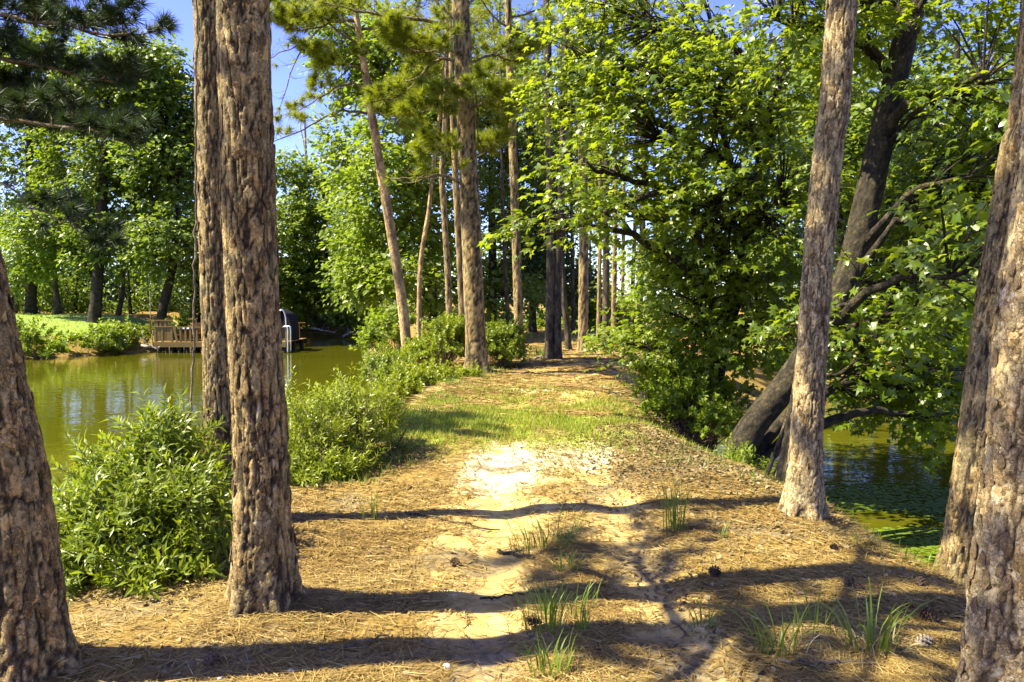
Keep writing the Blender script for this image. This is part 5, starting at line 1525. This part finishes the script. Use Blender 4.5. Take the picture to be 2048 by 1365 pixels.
# ------------------------------------------------------------------ pine cones, sticks, stones
def cone_mesh(mat):
    V, T = [], []
    c = 0
    for k in range(46):
        t = k / 45
        z = t * .075
        R = .030 * math.sin(math.pi * (.18 + .80 * t)) + .004
        a = k * 2.39996
        o_, s_ = np.array([math.cos(a), math.sin(a), 0]), np.array([-math.sin(a), math.cos(a), 0])
        up = np.array([0, 0, 1.0])
        p = o_ * R * .25 + up * z
        q = o_ * R + up * (z + .010)
        V += [p - s_ * .004, p + s_ * .004, q + s_ * .0075, q + o_ * .005 + up * .002, q - s_ * .0075, q - up * .005]
        T += [(c, c + 1, c + 5), (c + 1, c + 2, c + 5), (c + 2, c + 3, c + 5), (c + 3, c + 4, c + 5), (c + 4, c, c + 5), (c, c + 4, c + 2), (c, c + 2, c + 1), (c + 4, c + 3, c + 2)]
        c += 6
    v = np.array(V)
    core = tubes(np.array([[(0, 0, 0), (0, 0, .04), (0, 0, .078)]]), np.array([[.009, .014, .004]]), 7, True)
    return mesh('pine_cone', [(v, np.array(T)), core], M[mat], smooth=False)
CM, CMP = cone_mesh('cone'), cone_mesh('cone_pale')
for lab, px, py, me, sc in [
    ('dark pine cone in the shade in front of the upright grass clump', 1440, 1152, CM, 1.1),
    ('open pine cone behind the thin upright shaded tuft', 1692, 1178, CM, 1.0),
    ('pine cone among dead leaves just beside the open one behind the shaded tuft', 1718, 1188, CM, .9),
    ('big ridged pine cone lying on its side between the furrowed pine and the arching grass', 1842, 1238, CM, 1.35),
    ('dark cone touching the big ridged one near the furrowed pine', 1868, 1252, CM, 1.0),
    ('pale weathered pine cone by the foot of the bright plated pine', 1833, 1298, CMP, 1.1),
    ('pine cone lying in the trunk shadow near the dark edge pine', 418, 1340, CM, 1.1),
    ('dark cone half hidden by the tall straggly weed tuft', 1082, 1256, CM, 1.1),
    ('black broken cone lying alone on the bare track', 917, 1132, CM, 1.0),
    ('small cone on the slope below the scaly pine', 1662, 1100, CM, .9),
    ('pine cone at the foot of the furrowed shaded pine', 1840, 1180, CM, 1.0),
]:
    g = gp(px, py)
    o = link('pine_cone', me)
    tag(o, lab, 'pine cone', 'pine cones on the needle litter')
    s = sc * .85
    o.scale = (s, s, s)
    o.rotation_euler = (1.45 + random.uniform(-.2, .2), random.uniform(-.3, .3), random.uniform(0, 6.28))
    o.location = (g[0], g[1], g[2] + .022 * s)

def gstick(label, pix, r, side=0, mat='twig', name='fallen_stick', cat='stick'):
    P = resample([gp(*p) for p in pix], 14)
    P[:, 2] = height(P[:, 0], P[:, 1]) + r + .006
    P[1:-1] += .012 * RNG.normal(size=(12, 3)) * np.array([1, 1, .3])
    r0 = thing(name, label, cat, P[0])
    part('stem', [tube(P, np.linspace(r, r * .45, 14), 7)], M[mat], r0)
    for k in range(side):
        q = P[3 + 3 * k]
        e = q + np.array([random.uniform(-.12, .12), random.uniform(-.14, .02), .02])
        part('side_twig', [tube(resample([q, (q + e) / 2, e], 5), np.linspace(r * .6, r * .25, 5), 5)], M[mat], r0)
gstick('dark forked stick lying on the track left of the wide grass clump', [(1000, 1108), (1020, 1112), (1068, 1122)], .012, 2, 'bark_dark')
gstick('long thin dark twig crossing the sunny needles towards the track', [(812, 1030), (880, 1042), (950, 1058), (1000, 1066)], .010, 0, 'bark_dark')
gstick('long pale twig on the needles in front of the stout pine', [(640, 1306), (700, 1300), (760, 1282), (780, 1272)], .007, 1)
gstick('brown stick at the bottom edge below the arching tufts', [(1560, 1330), (1620, 1334), (1668, 1328)], .009, 1)
gstick('curved twig in front of the large arching tuft', [(1645, 1340), (1690, 1334), (1712, 1326)], .008)
gstick('short pale twig on the needles between the sunny bush and the track', [(755, 1098), (790, 1106), (815, 1108)], .006)
gstick('thin twig in the shade behind the large arching tuft', [(1715, 1195), (1735, 1215), (1755, 1240)], .007, 1)
gstick('pale bare branch lying by the path in front of the twin dark pines', [(1068, 722), (1080, 716), (1092, 708)], .03, 1, 'dead_wood')
gstick('long crooked twig along the path edge at the right, near the sunny sand', [(1340, 1250), (1370, 1275), (1345, 1300)], .006, 1)
gstick('dark root line across the trunk shadow on the track', [(960, 1202), (1010, 1196), (1060, 1190), (1100, 1192)], .007, 0, 'bark_dark')
def stone(label, px, py, r, mat='pale_stone', name='pebble', cat='pebble'):
    g = gp(px, py)
    a = np.linspace(0, np.pi, 6); b = np.arange(9) * 2 * np.pi / 9
    V = np.array([(math.sin(i) * math.cos(j), math.sin(i) * math.sin(j), math.cos(i) * .55) for i in a for j in b]) * r * (1 + .25 * RNG.normal(size=(54, 1)) * .5) + g + np.array([0, 0, r * .25])
    Fq = np.array([(i * 9 + j, i * 9 + (j + 1) % 9, (i + 1) * 9 + (j + 1) % 9, (i + 1) * 9 + j) for i in range(5) for j in range(9)])
    o = part(name, [(V, Fq)], M[mat])
    tag(o, label, cat)
stone('white lump on the needles near the lower left of the track', 583, 1346, .018)
stone('white chip at the bottom edge beside the white lump', 440, 1360, .012)
stone('pale stone half buried in the near wheel track', 893, 1340, .022)
stone('small pale pebble right of the trunk shadow', 1424, 1172, .012)
